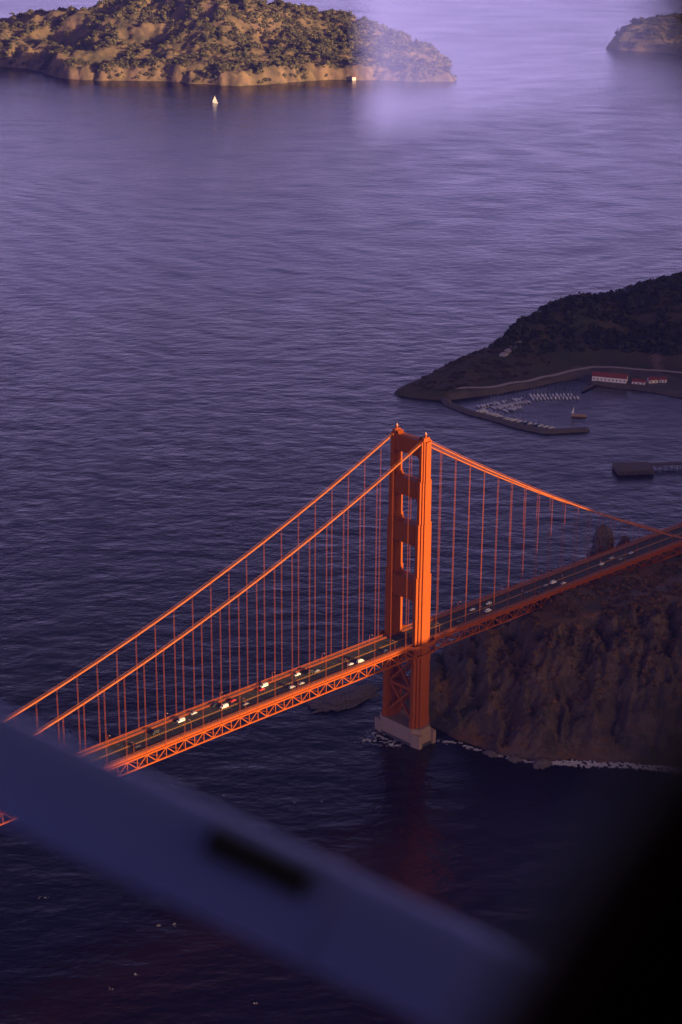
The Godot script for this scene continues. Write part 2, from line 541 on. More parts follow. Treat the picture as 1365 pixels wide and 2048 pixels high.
func build_tower(bridge: Node3D) -> void:
	var tw := holder("tower", bridge)
	tw.set_meta("label", "orange stepped portal tower with four cross struts")
	# y0, y1, half length, width factor
	var tiers := [[13.6, 19.5, 8.9, 1.10], [19.5, 64.0, 8.2, 1.02], [64.0, 71.0, 8.6, 1.05], [71.0, 129.0, 7.5, .98], [129.0, 168.0, 6.6, .92], [168.0, 199.0, 5.7, .86], [199.0, 226.2, 4.7, .80], [226.2, 227.4, 5.1, .88]]
	for s in [1, -1]:
		for t in tiers:
			var b := MB.new()
			b.prism(leg_plan(t[2], t[3]), t[0], t[1], .985)
			part("leg_section", b.mesh(), M.orange, tw, Vector3(0, 0, 13.7 * s))
		var cap := MB.new()
		cap.prism(PackedVector2Array([Vector2(-3.6, -1.6), Vector2(3.6, -1.6), Vector2(3.6, 1.6), Vector2(-3.6, 1.6)]), 227.4, 230.0, .7)
		part("saddle_housing", cap.mesh(), M.orange, tw, Vector3(0, 0, 13.7 * s))
		var mast := MB.new()
		mast.tube([Vector3(0, 229.8, 0), Vector3(0, 231.8, 0)], .8, .6, 8)
		mast.box(Vector3(0, 232.0, 0), Vector3(1.9, .4, 1.9))
		var bc := part("beacon", mast.mesh(), M.orange, tw, Vector3(0, 0, 13.7 * s))
		var lamp := MB.new()
		lamp.tube([Vector3(0, 232.2, 0), Vector3(0, 233.2, 0), Vector3(0, 233.6, 0)], .6, .25, 8)
		bc.set_meta("label", "aviation beacon post on the tower top")
		part("beacon_lantern", lamp.mesh(), M.lantern, tw, Vector3(0, 0, 13.7 * s))
	# cross struts: y0, y1, half thickness
	for st in [[216.0, 227.2, 3.2, .80], [185.2, 197.6, 3.7, .86], [150.6, 165.0, 4.2, .92], [109.8, 125.0, 4.8, .98]]:
		var b := MB.new()
		var zi: float = 13.7 - 2.2
		b.box(Vector3(0, (st[0] + st[1]) * .5, 0), Vector3(st[2] * 2, st[1] - st[0], zi * 2))
		# raised edge bands and vertical ribs of the strut panels
		for e in [st[0] + .7, st[1] - .7]:
			b.box(Vector3(0, e, 0), Vector3(st[2] * 2 + .7, 1.1, zi * 2))
		for k in range(-3, 4):
			b.box(Vector3(0, (st[0] + st[1]) * .5, k * 2.9), Vector3(st[2] * 2 + .45, st[1] - st[0] - 2.6, .7))
		part("cross_strut", b.mesh(), M.orange, tw)
		for s in [1, -1]:
			var zf: float = s * (13.7 - 3.6 * st[3])
			for low in [true, false]:
				var y: float = st[0] if low else st[1]
				var dy := -2.6 if low else 2.4
				var reach: float = -s * (2.6 if low else 1.7)
				var c := MB.new()
				for side in [1.0, -1.0]:
					var x: float = side * (st[2] - .5)
					c.tri(Vector3(x, y, zf), Vector3(x, y + dy, zf), Vector3(x, y, zf + reach), Vector3(side, 0, 0))
				var x1: float = st[2] - .5
				c.quad(Vector3(-x1, y + dy, zf), Vector3(x1, y + dy, zf), Vector3(x1, y, zf + reach), Vector3(-x1, y, zf + reach), Vector3(0, dy, -s).normalized())
				part("corner_bracket", c.mesh(), M.orange, tw)
	# bracing below the deck
	var zb := 10.4
	for tier in [[19.5, 42.0], [42.0, 66.0]]:
		for x in [-5.2, 5.2]:
			for s in [1, -1]:
				var b := MB.new()
				b.beam(Vector3(x, tier[0] + 1.0, -zb * s), Vector3(x + .02 * s, tier[1] - 1.0, zb * s), 1.5, 2.0, Vector3.RIGHT)
				part("cross_brace", b.mesh(), M.orange, tw)
		var h := MB.new()
		h.box(Vector3(0, tier[1], 0), Vector3(12.4, 2.4, zb * 2))
		part("horizontal_brace", h.mesh(), M.orange, tw)
	# walkway carried round the outside of each leg at deck level
	for s in [1, -1]:
		var y := deck_y(0)
		var ring := PackedVector2Array([Vector2(-13.5, 13.0), Vector2(-9.4, 18.6), Vector2(9.4, 18.6), Vector2(13.5, 13.0)])
		var b := MB.new()
		var r2 := PackedVector2Array()
		for p in ring:
			r2.append(Vector2(p.x, p.y * s))
		b.prism(r2, y - 1.5, y - .1)
		var pts := []
		for p in r2:
			pts.append(Vector3(p.x, y, p.y))
		for k in 3:
			b.beam(pts[k] + Vector3(0, .65, 0), pts[k + 1] + Vector3(0, .65, 0), .18, 1.5)
			b.beam(pts[k] + Vector3(0, -7.2, 0), pts[k + 1] + Vector3(0, -7.2, 0), .9, 1.0)
			b.beam(pts[k] + Vector3(0, -1.6, 0), pts[k] + Vector3(0, -7.2, 0), .5, .5)
			b.beam(pts[k] + Vector3(0, -1.6, 0), pts[k + 1] + Vector3(0, -7.2, 0), .4, .4)
		b.beam(pts[3] + Vector3(0, -1.6, 0), pts[3] + Vector3(0, -7.2, 0), .5, .5)
		part("walkway_bay", b.mesh(), M.orange, tw)
	# pier
	var pr := MB.new()
	var plan := PackedVector2Array([Vector2(-9.4, -15.5), Vector2(-5.2, -21.5), Vector2(5.2, -21.5), Vector2(9.4, -15.5), Vector2(9.4, 15.5), Vector2(5.2, 21.0), Vector2(-5.2, 21.0), Vector2(-9.4, 15.5)])
	pr.prism(plan, -8.0, 9.0, 1.0)
	var inset := PackedVector2Array()
	for p in plan:
		inset.append(p * .985)
	pr.prism(inset, 9.0, 13.4, .97)
	var base := part("pier", pr.mesh(), M.concrete, bridge)
	base.set_meta("label", "weathered buff concrete pier that the tower stands on")
	var wet := MB.new()
	var belt := PackedVector2Array()
	for p in plan:
		belt.append(p * 1.012)
	wet.prism(belt, -8.0, 2.3, 1.0)
	part("tide_band", wet.mesh(), grained(lin(.025, .022, .02), lin(.07, .055, .045), 6.0, .6, 8), base)
	for s in [1, -1]:
		var nose := MB.new()
		for x in [-7.0, 7.0]:
			nose.prism(PackedVector2Array([Vector2(x - 2.6, 15.0 * s), Vector2(x + 2.6, 15.0 * s), Vector2(x + 1.5, 22.6 * s), Vector2(x - 1.5, 22.6 * s)]), -8.0, 9.8, 1.0)
		part("pier_buttress", nose.mesh(), M.concrete, base)

func build_bridge() -> void:
	var br := thing("suspension_bridge")
	tag(br, "orange red suspension bridge with tall stepped tower crossing the strait", "bridge")
	var x_min := -58 * STEP
	var x_max := 48 * STEP
	build_tower(br)
	# cables
	for s in [1, -1]:
		var pts := []
		var x := x_min
		while x <= 325.0:
			pts.append(Vector3(x, main_cable_y(x), 13.7 * s))
			x += 6.0 if absf(x) > 20.0 else 3.0
		var b := MB.new()
		b.tube(pts, .56, .56, 10)
		var cb := part("main_cable", b.mesh(), M.cable, br)
		cb.set_meta("label", "near main cable" if s > 0 else "far main cable")
		for o in [.75, -.75]:
			var r := MB.new()
			var pp := []
			for p in pts:
				pp.append(p + Vector3(0, 1.5, o))
			r.tube(pp, .09, .09, 4)
			part("hand_rope", r.mesh(), M.cable, cb)
	# hangers
	var band := MB.new()
	band.tube([Vector3(-.55, 0, 0), Vector3(.55, 0, 0)], .74, .74, 10)
	var band_mesh := band.mesh()
	for s in [1, -1]:
		for k in range(-27, 22):
			if k == 0: continue
			var x := k * STEP * 2
			var y1 := main_cable_y(x)
			var y0 := deck_y(x) - .6
			if y1 - y0 < 3.0: continue
			var h := MB.new()
			for o in [-.32, .32]:
				h.tube([Vector3(o, 0, 0), Vector3(o, y1 - y0, 0)], .066, .066, 5, false)
			var hg := part("hanger", h.mesh(), M.orange, br, Vector3(x, y0, 13.7 * s))
			var slope := atan2(main_cable_y(x + 2.0) - main_cable_y(x - 2.0), 4.0)
			part("cable_band", band_mesh, M.orange, hg, Vector3(0, y1 - y0, 0), Basis(Vector3(0, 0, 1), slope))
	# stiffening trusses: a warren web with verticals
	var n0 := -58
	var n1 := 48
	for s in [1, -1]:
		var tr := holder("stiffening_truss", br)
		tr.set_meta("label", "near side stiffening truss" if s > 0 else "far side stiffening truss")
		for lev in [[-1.35, 1.15, 1.0], [-8.6, .95, .95]]:
			var b := MB.new()
			for k in range(n0, n1):
				if k == 0 or k == -1:
					continue
				var xa := k * STEP
				var xb := (k + 1) * STEP
				b.beam(Vector3(xa, deck_y(xa) + lev[0], 13.7 * s), Vector3(xb, deck_y(xb) + lev[0], 13.7 * s), lev[2], lev[1])
			part("top_chord" if lev[0] > -5.0 else "bottom_chord", b.mesh(), M.orange, tr)
		var gusset := MB.new()
		for k in range(n0, n1 + 1):
			if absi(k) < 1: continue
			var x := k * STEP
			var y := deck_y(x)
			var b := MB.new()
			b.beam(Vector3(0, -1.9, 0), Vector3(0, -8.2, 0), .55, .5, Vector3.RIGHT)
			part("vertical", b.mesh(), M.orange, tr, Vector3(x, y, 13.7 * s))
			if k < n1 and k != -1:
				var d := MB.new()
				var y2 := deck_y(x + STEP) - y
				if k % 2 == 0:
					d.beam(Vector3(.3, -1.9, 0), Vector3(STEP - .3, y2 - 8.2, 0), .6, .62, Vector3.RIGHT)
				else:
					d.beam(Vector3(.3, -8.2, 0), Vector3(STEP - .3, y2 - 1.9, 0), .6, .62, Vector3.RIGHT)
				part("diagonal", d.mesh(), M.orange, tr, Vector3(x, y, 13.7 * s))
			gusset.box(Vector3(x, y + (-2.1 if k % 2 == 0 else -7.9), 13.7 * s), Vector3(2.1, 1.0, 1.06))
		part("gusset_plates", gusset.mesh(), M.orange, tr)
	# floor beams
	var fb := MB.new()
	fb.box(Vector3(0, 0, 0), Vector3(.6, 2.0, 26.0))
	for k in range(n0, n1 + 1):
		if absi(k) < 1: continue
		part("floor_beam", fb.mesh(), M.orange, br, Vector3(k * STEP, deck_y(k * STEP) - 2.1, 0))
	# lower wind bracing
	var wb := MB.new()
	for k in range(n0, n1, 2):
		var xa := k * STEP
		var xb := (k + 2) * STEP
		wb.beam(Vector3(xa, deck_y(xa) - 8.6, -13.2), Vector3(xb, deck_y(xb) - 8.6, 13.2), .5, .5)
		wb.beam(Vector3(xa, deck_y(xa) - 8.65, 13.2), Vector3(xb, deck_y(xb) - 8.65, -13.2), .5, .5)
	part("wind_bracing", wb.mesh(), M.orange, br)
	# deck: road and footways
	var strip := func(z0: float, z1: float, up: float, thick: float) -> MB:
		var b := MB.new()
		for k in range(n0, n1):
			var xa := k * STEP
			var xb := (k + 1) * STEP
			var ya := deck_y(xa) + up
			var yb := deck_y(xb) + up
			b.quad(Vector3(xa, ya, z0), Vector3(xb, yb, z0), Vector3(xb, yb, z1), Vector3(xa, ya, z1), Vector3.UP)
			b.quad(Vector3(xa, ya - thick, z0), Vector3(xb, yb - thick, z0), Vector3(xb, yb - thick, z1), Vector3(xa, ya - thick, z1), Vector3.DOWN)
			b.quad(Vector3(xa, ya, z0), Vector3(xb, yb, z0), Vector3(xb, yb - thick, z0), Vector3(xa, ya - thick, z0), Vector3(0, 0, -1))
			b.quad(Vector3(xa, ya, z1), Vector3(xb, yb, z1), Vector3(xb, yb - thick, z1), Vector3(xa, ya - thick, z1), Vector3(0, 0, 1))
		return b
	var road := part("roadway", strip.call(-9.3, 9.3, 0.0, .9).mesh(), M.asphalt, br)
	for s in [1, -1]:
		var a: float = 9.5 if s > 0 else -12.9
		part("footway", strip.call(a, a + 3.4, .18, .5).mesh(), M.walk, br)
		var kz: float = 9.3 if s > 0 else -9.5
		part("kerb", strip.call(kz, kz + .2, .28, .7).mesh(), M.orange, br)
		var fz: float = 12.95 if s > 0 else -13.2
		part("fascia", strip.call(fz, fz + .25, .25, 1.5).mesh(), M.orange, br)
	# lane markings
	for z in [-.24, .24]:
		part("centre_line", strip.call(z - .15, z + .15, .006, .004).mesh(), M.yellow, road)
	var tubes := MB.new()
	var tx := x_min
	while tx < x_max:
		tubes.tube([Vector3(tx, deck_y(tx), 0), Vector3(tx, deck_y(tx) + .75, 0)], .09, .08, 5)
		tx += 1.5
	var tb := part("lane_tubes", tubes.mesh(), M.yellow, road)
	tb.set_meta("kind", "stuff")
	for z in [-6.2, -3.1, 3.1, 6.2]:
		var b := MB.new()
		var x := x_min
		while x < x_max:
			b.box(Vector3(x, deck_y(x) + .006, z), Vector3(2.6, .006, .1))
			x += 9.1
		part("lane_dashes", b.mesh(), M.white_line, road)
	# railings: outer with pickets, inner low rail
	for s in [1, -1]:
		for inner in [false, true]:
			var b := MB.new()
			var z: float = s * (9.75 if inner else 13.08)
			var top := .95 if inner else 1.5
			for k in range(n0, n1):
				var xa := k * STEP
				var xb := (k + 1) * STEP
				if not inner and (k == 0 or k == -1): continue
				for h in ([.45, .95] if inner else [.42, 1.5]):
					b.beam(Vector3(xa, deck_y(xa) + h, z), Vector3(xb, deck_y(xb) + h, z), .14, .16)
				for j in (2 if inner else 4):
					var xp := xa + STEP * j / (2.0 if inner else 4.0)
					b.beam(Vector3(xp, deck_y(xp) + .1, z), Vector3(xp, deck_y(xp) + top, z), .12, .12, Vector3.RIGHT)
				if not inner:
					var cnt := 38
					for j in cnt:
						var xp := xa + STEP * (j + .5) / cnt
						var yp := deck_y(xp)
						b.quad(Vector3(xp - .035, yp + .42, z), Vector3(xp + .035, yp + .42, z), Vector3(xp + .035, yp + 1.5, z), Vector3(xp - .035, yp + 1.5, z), Vector3(0, 0, s))
			var o := part("guard_rail" if inner else "railing", b.mesh(), M.orange, br)
			o.set_meta("kind", "stuff")

func build_lamps() -> void:
	var post := MB.new()
	post.tube([Vector3(0, 0, 0), Vector3(0, 1.2, 0)], .26, .2, 8)
	post.tube([Vector3(0, 1.2, 0), Vector3(0, 6.9, 0)], .13, .09, 8)
	var arm := MB.new()
	arm.tube([Vector3(0, 6.6, 0), Vector3(0, 7.1, .25), Vector3(0, 7.35, .9), Vector3(0, 7.3, 1.7)], .085, .07, 6)
	var head := MB.new()
	head.box(Vector3(0, 7.25, 2.05), Vector3(.42, .28, .95))
	head.box(Vector3(0, 7.06, 2.05), Vector3(.3, .1, .7))
	var meshes := [post.mesh(), arm.mesh(), head.mesh()]
	var words := ["first", "second", "third", "fourth", "fifth", "sixth", "seventh", "eighth"]
	for s in [1, -1]:
		for way in [-1, 1]:
			for k in (7 if way < 0 else 5):
				var x: float = way * (22.5 + 45.72 * k) + (0.0 if s > 0 else -4.5)
				var o := thing("street_lamp", Vector3(x, deck_y(x) + .19, 10.3 * s), Basis(Vector3.UP, PI if s > 0 else 0.0))
				tag(o, "%s orange street lamp from the tower on the %s footway of the %s" % [words[k], "near" if s > 0 else "far", "long left span" if way < 0 else "right hand span"], "street lamp", "street lamps along the bridge deck")
				part("post", meshes[0], M.orange, o)
				part("arm", meshes[1], M.orange, o)
				part("lamp_head", meshes[2], M.lantern, o)

# ---------------------------------------------------------------- cars
func car_meshes(kind: String) -> Array:
	var l := 4.6
	var w := 1.78
	var lower := PackedVector2Array()
	var upper := PackedVector2Array()
	if kind == "van":
		l = 5.6; w = 2.0
		lower = PackedVector2Array([Vector2(-2.8, .35), Vector2(2.8, .35), Vector2(2.8, 1.0), Vector2(2.3, 1.15), Vector2(1.7, 1.3), Vector2(-2.8, 1.3)])
		upper = PackedVector2Array([Vector2(-2.75, 1.3), Vector2(1.75, 1.3), Vector2(1.25, 2.1), Vector2(1.0, 2.2), Vector2(-2.65, 2.2)])
	elif kind == "wagon":
		lower = PackedVector2Array([Vector2(-2.3, .33), Vector2(2.3, .33), Vector2(2.35, .75), Vector2(1.9, .92), Vector2(1.0, .98), Vector2(-2.3, .98)])
		upper = PackedVector2Array([Vector2(-2.2, .98), Vector2(1.0, .98), Vector2(.35, 1.5), Vector2(-1.9, 1.52)])
	else:
		lower = PackedVector2Array([Vector2(-2.3, .33), Vector2(2.3, .33), Vector2(2.35, .72), Vector2(1.9, .88), Vector2(1.0, .94), Vector2(-1.4, .96), Vector2(-2.3, .9)])
		upper = PackedVector2Array([Vector2(-1.5, .95), Vector2(1.0, .94), Vector2(.3, 1.4), Vector2(-.8, 1.42)])
	var ext := func(b: MB, poly: PackedVector2Array, w0: float, w1: float) -> void:
		var k := poly.size()
		var lo := 1e9
		var hi := -1e9
		for p in poly:
			lo = minf(lo, p.y); hi = maxf(hi, p.y)
		var hw := func(y: float) -> float: return lerpf(w0, w1, (y - lo) / (hi - lo)) * .5
		for j in k:
			var a := poly[j]
			var c := poly[(j + 1) % k]
			b.ftri(Vector3(a.x, a.y, -hw.call(a.y)), Vector3(c.x, c.y, -hw.call(c.y)), Vector3(c.x, c.y, hw.call(c.y)), Vector3(0, (lo + hi) * .5, 0))
			b.ftri(Vector3(a.x, a.y, -hw.call(a.y)), Vector3(c.x, c.y, hw.call(c.y)), Vector3(a.x, a.y, hw.call(a.y)), Vector3(0, (lo + hi) * .5, 0))
		var t := Geometry2D.triangulate_polygon(poly)
		for s in [1.0, -1.0]:
			for j in range(0, t.size(), 3):
				var q := []
				for e in 3:
					var p := poly[t[j + e]]
					q.append(Vector3(p.x, p.y, s * hw.call(p.y)))
				b.ftri(q[0], q[1], q[2], Vector3(0, (lo + hi) * .5, 0))
	var body := MB.new()
	ext.call(body, lower, w, w * .96)
	var cabin := MB.new()
	ext.call(cabin, upper, w * .94, w * .76)
	# glass: side panes, windscreen and rear screen set just proud of the cabin
	var glass := MB.new()
	var top := upper[2].y
	var bot := upper[0].y
	for s in [1.0, -1.0]:
		var z0: float = s * (w * .47 + .012)
		var z1: float = s * (w * .38 + .03)
		var q0 := Vector3(upper[0].x + .35, bot + .06, z0)
		var q1 := Vector3(upper[1].x - .35, bot + .06, z0)
		var q2 := Vector3(upper[2].x - .15, top - .12, z1)
		var q3 := Vector3(upper[-1].x + .25, top - .12, z1)
		glass.quad(q0, q1, q2, q3, Vector3(0, .2, s).normalized())
	var f0 := Vector3(upper[1].x + .015, bot + .05, 0)
	var f1 := Vector3(upper[2].x + .03, top - .06, 0)
	glass.quad(f0 + Vector3(0, 0, -w * .42), f0 + Vector3(0, 0, w * .42), f1 + Vector3(0, 0, w * .36), f1 + Vector3(0, 0, -w * .36), Vector3(.7, .7, 0).normalized())
	var r0 := Vector3(upper[0].x - .015, bot + .05, 0)
	var r1 := Vector3(upper[-1].x - .03, upper[-1].y - .06, 0)
	glass.quad(r0 + Vector3(0, 0, -w * .42), r0 + Vector3(0, 0, w * .42), r1 + Vector3(0, 0, w * .36), r1 + Vector3(0, 0, -w * .36), Vector3(-.7, .7, 0).normalized())
	var tyre := MB.new()
	tyre.tube([Vector3(0, 0, -.11), Vector3(0, 0, .11)], .33, .33, 12)
	var rim := MB.new()
	rim.tube([Vector3(0, 0, -.118), Vector3(0, 0, .118)], .19, .19, 8)
	return [body.mesh(), cabin.mesh(), glass.mesh(), tyre.mesh(), rim.mesh(), l, w]

func build_cars() -> void:
	var kinds := {"sedan": car_meshes("sedan"), "van": car_meshes("van"), "wagon": car_meshes("wagon")}
	var paint := {"white": plain(lin(.78, .77, .74), .35), "black": plain(lin(.015, .015, .018), .35), "red": plain(lin(.42, .02, .02), .35), "grey": plain(lin(.20, .20, .22), .35), "blue": plain(lin(.03, .05, .12), .35), "silver": plain(lin(.45, .45, .47), .3)}
	# x along the bridge, z lane centre, kind, colour, label
	var list := [
		[-201.7, -4.7, "van", "white", "white van on the far lanes, leftmost of the bright vehicles"],
		[-188.7, -7.8, "sedan", "silver", "small silver car behind the leftmost white van by the far kerb"],
		[-171, -7.8, "wagon", "black", "black estate car by the far kerb ahead of a small silver car"],
		[-168, -1.6, "van", "white", "bright white van beside the yellow line left of the middle"],
		[-158, -4.7, "sedan", "red", "dark red saloon just ahead of the bright white van"],
		[-155, 4.7, "sedan", "grey", "grey saloon on the near lanes opposite the dark red saloon"],
		[-128, -7.8, "van", "white", "white van at the far kerb above a red car"],
		[-133, -4.7, "sedan", "red", "red car alongside a white van on the far lanes"],
		[-99.8, -6.0, "wagon", "white", "white estate car on the far lanes midway to the tower"],
		[-115.5, 6.2, "wagon", "silver", "silver estate car in the near lane below the red car"],
		[-107, 6.2, "sedan", "silver", "silver saloon just ahead of the silver estate car in the near lane"],
		[-91, -3.1, "van", "black", "black van astride the far lanes ahead of a white estate car"],
		[-86, -1.6, "sedan", "grey", "grey saloon close to the yellow line ahead of a black van"],
		[-53.2, 7.4, "van", "white", "long white van in the near lane close left of the tower"],
		[-61.2, 6.2, "sedan", "white", "white saloon following the long white van near the tower"],
		[-28, 6.2, "sedan", "blue", "dark blue car in the near lane right beside the tower"],
		[-224, -3.1, "van", "black", "black van on the far lanes nearest the wing strut"],
		[-244, 4.7, "wagon", "black", "black estate car on the near lanes close to the wing strut"],
		[45.9, 6.0, "sedan", "black", "black car just right of the tower in the near lane"],
		[71.6, -3.1, "sedan", "white", "white car right of the tower on the far lanes, first of three"],
		[89.4, -3.1, "wagon", "white", "white car farthest up of the three right of the tower"],
		[78.5, 6.2, "van", "white", "white van in the near lane below two white cars right of the tower"],
		[124.8, 1.6, "sedan", "blue", "dark blue car alone in the middle of the shaded span"],
		[132.4, 7.8, "sedan", "black", "black car at the near kerb of the shaded span"],
		[157.4, 1.6, "van", "white", "pale van on the shaded span, left one of a pair"],
		[162, 7.8, "sedan", "white", "pale saloon on the shaded span, right one of a pair"],
		[148, 1.6, "sedan", "grey", "grey car trailing the pale pair on the shaded span"],
		[215.4, 1.6, "wagon", "white", "pale estate car in front of the tall sea rock"],
		[231.7, -1.6, "sedan", "silver", "silver car on the shaded span, left of two below the small rock"],
		[234.7, 4.7, "sedan", "grey", "grey car on the shaded span, right of two below the small rock"],
		[252.1, 1.6, "sedan", "silver", "farthest silver car on the shaded span, nearest the right edge"]]
	for e in list:
		var kit: Array = kinds[e[2]]
		var o := thing({"sedan": "saloon_car", "van": "van", "wagon": "estate_car"}[e[2]], Vector3(e[0], deck_y(e[0]) + .012, e[1]), Basis(Vector3.UP, PI if e[1] < 0.0 else 0.0))
		tag(o, e[4], "van" if e[2] == "van" else "car", "traffic on the bridge")
		part("body", kit[0], paint[e[3]], o)
		part("cabin", kit[1], paint[e[3]], o)
		part("windows", kit[2], M.glass_dark, o)
		for x in [-.30, .30]:
			for s in [1, -1]:
				var wh := part("wheel", kit[3], M.tyre, o, Vector3(x * kit[5], .33, s * (kit[6] * .5 - .1)))
				part("rim", kit[4], M.rim, wh)

# ---------------------------------------------------------------- rocks
func rock_mesh(size: Vector3, seed_: int, sharp: float) -> ArrayMesh:
	var f := noise(seed_, 1.1, 4)
	var b := MB.new()
	var rows := 26
	var cols := 40
	var at := func(j: int, k: int) -> Vector3:
		var t := float(j) / rows
		var a := TAU * (k % cols) / cols
		var r := pow(1.0 - t, sharp) if t < 1.0 else 0.0
		var d := Vector3(cos(a), t * 1.6, sin(a))
		var w := f.get_noise_3dv(d * 1.3) * .55 + (1.0 - 2.0 * absf(f.get_noise_3dv(d * 2.6 + Vector3(7, 0, 0)))) * .26
		r *= 1.0 + w
		return Vector3(cos(a) * r * size.x, (t + f.get_noise_3dv(d * 2.0) * .07 * t) * size.y - size.y * .06, sin(a) * r * size.z)
	for j in rows:
		for k in cols:
			var p: Vector3 = at.call(j, k)
			var q: Vector3 = at.call(j, k + 1)
			var r: Vector3 = at.call(j + 1, k + 1)
			var s: Vector3 = at.call(j + 1, k)
			b.ftri(p, q, r, Vector3(0, size.y * .3, 0))
			if j < rows - 1:
				b.ftri(p, r, s, Vector3(0, size.y * .3, 0))
	return b.mesh()

func build_rocks() -> void:
	for e in [
		[Vector3(384, 0, -130), Vector3(12, 29, 9), 41, .42, "sea_stack", "tall pointed pale sea rock standing beyond the shaded span"],
		[Vector3(409, 0, -124), Vector3(6, 13, 6), 42, .45, "sea_stack", "small dark sea rock right of the tall pointed one"],
		[Vector3(10, 0, -72), Vector3(27, 5.5, 11), 43, .3, "shore_rock", "low flat rock shelf on the water behind the tower foot"],
		[Vector3(-10, 0, -80), Vector3(9, 4.2, 6), 44, .35, "shore_rock", "low pale topped rock farthest left of the tower foot"],
		[Vector3(38, 0, 97), Vector3(6, 4.5, 5), 45, .4, "shore_rock", "dark rock in the surf below the cliff prow"],
		[Vector3(30, 0, 79), Vector3(4, 2.6, 4), 46, .4, "shore_rock", "small wet rock left of the cliff prow"],
		[Vector3(24, 0, 62), Vector3(3.5, 2.2, 5), 47, .4, "shore_rock", "small wet rock between the pier and the cliff prow"]]:
		var o := part(e[4], rock_mesh(e[1], e[2], e[3]), M.rock, self, e[0])
		tag(o, e[5], "rock")

# ---------------------------------------------------------------- growth
func leaf_clump(seed_: int, count: int, size: float) -> ArrayMesh:
	var rng := RandomNumberGenerator.new()
	rng.seed = seed_
	var b := MB.new()
	for k in count:
		var d := Vector3(rng.randfn(), rng.randfn() * .8 + .2, rng.randfn()).normalized()
		var p := d * pow(rng.randf(), .4) * Vector3(1, .8, 1)
		var nn := (d + Vector3(rng.randfn(), rng.randfn(), rng.randfn()) * .5).normalized()
		var a := nn.cross(Vector3(rng.randf() - .5, rng.randf(), rng.randf() - .5)).normalized()
		var c := nn.cross(a)
		var s := size * rng.randf_range(.6, 1.3)
		b.tri(p + a * s, p - a * s * .5 + c * s * .8, p - a * s * .5 - c * s * .8, nn)
		b.tri(p - a * s * .7, p + a * s * .6 + c * s * .7, p + a * s * .3 - c * s * .9, nn)
	return b.mesh()

func growth(called: String, label: String, category: String, mesh: ArrayMesh, where: Array, cols: Array) -> void:
	var mm := MultiMesh.new()
	mm.transform_format = MultiMesh.TRANSFORM_3D
	mm.use_colors = true
	mm.mesh = mesh
	mm.instance_count = where.size()
	for k in where.size():
		mm.set_instance_transform(k, where[k])
		mm.set_instance_color(k, cols[k])
	var o := MultiMeshInstance3D.new()
	o.name = numbered(called)
	o.multimesh = mm
	o.material_override = M.leaf
	add_child(o, true)
	tag(o, label, category, "", "stuff")

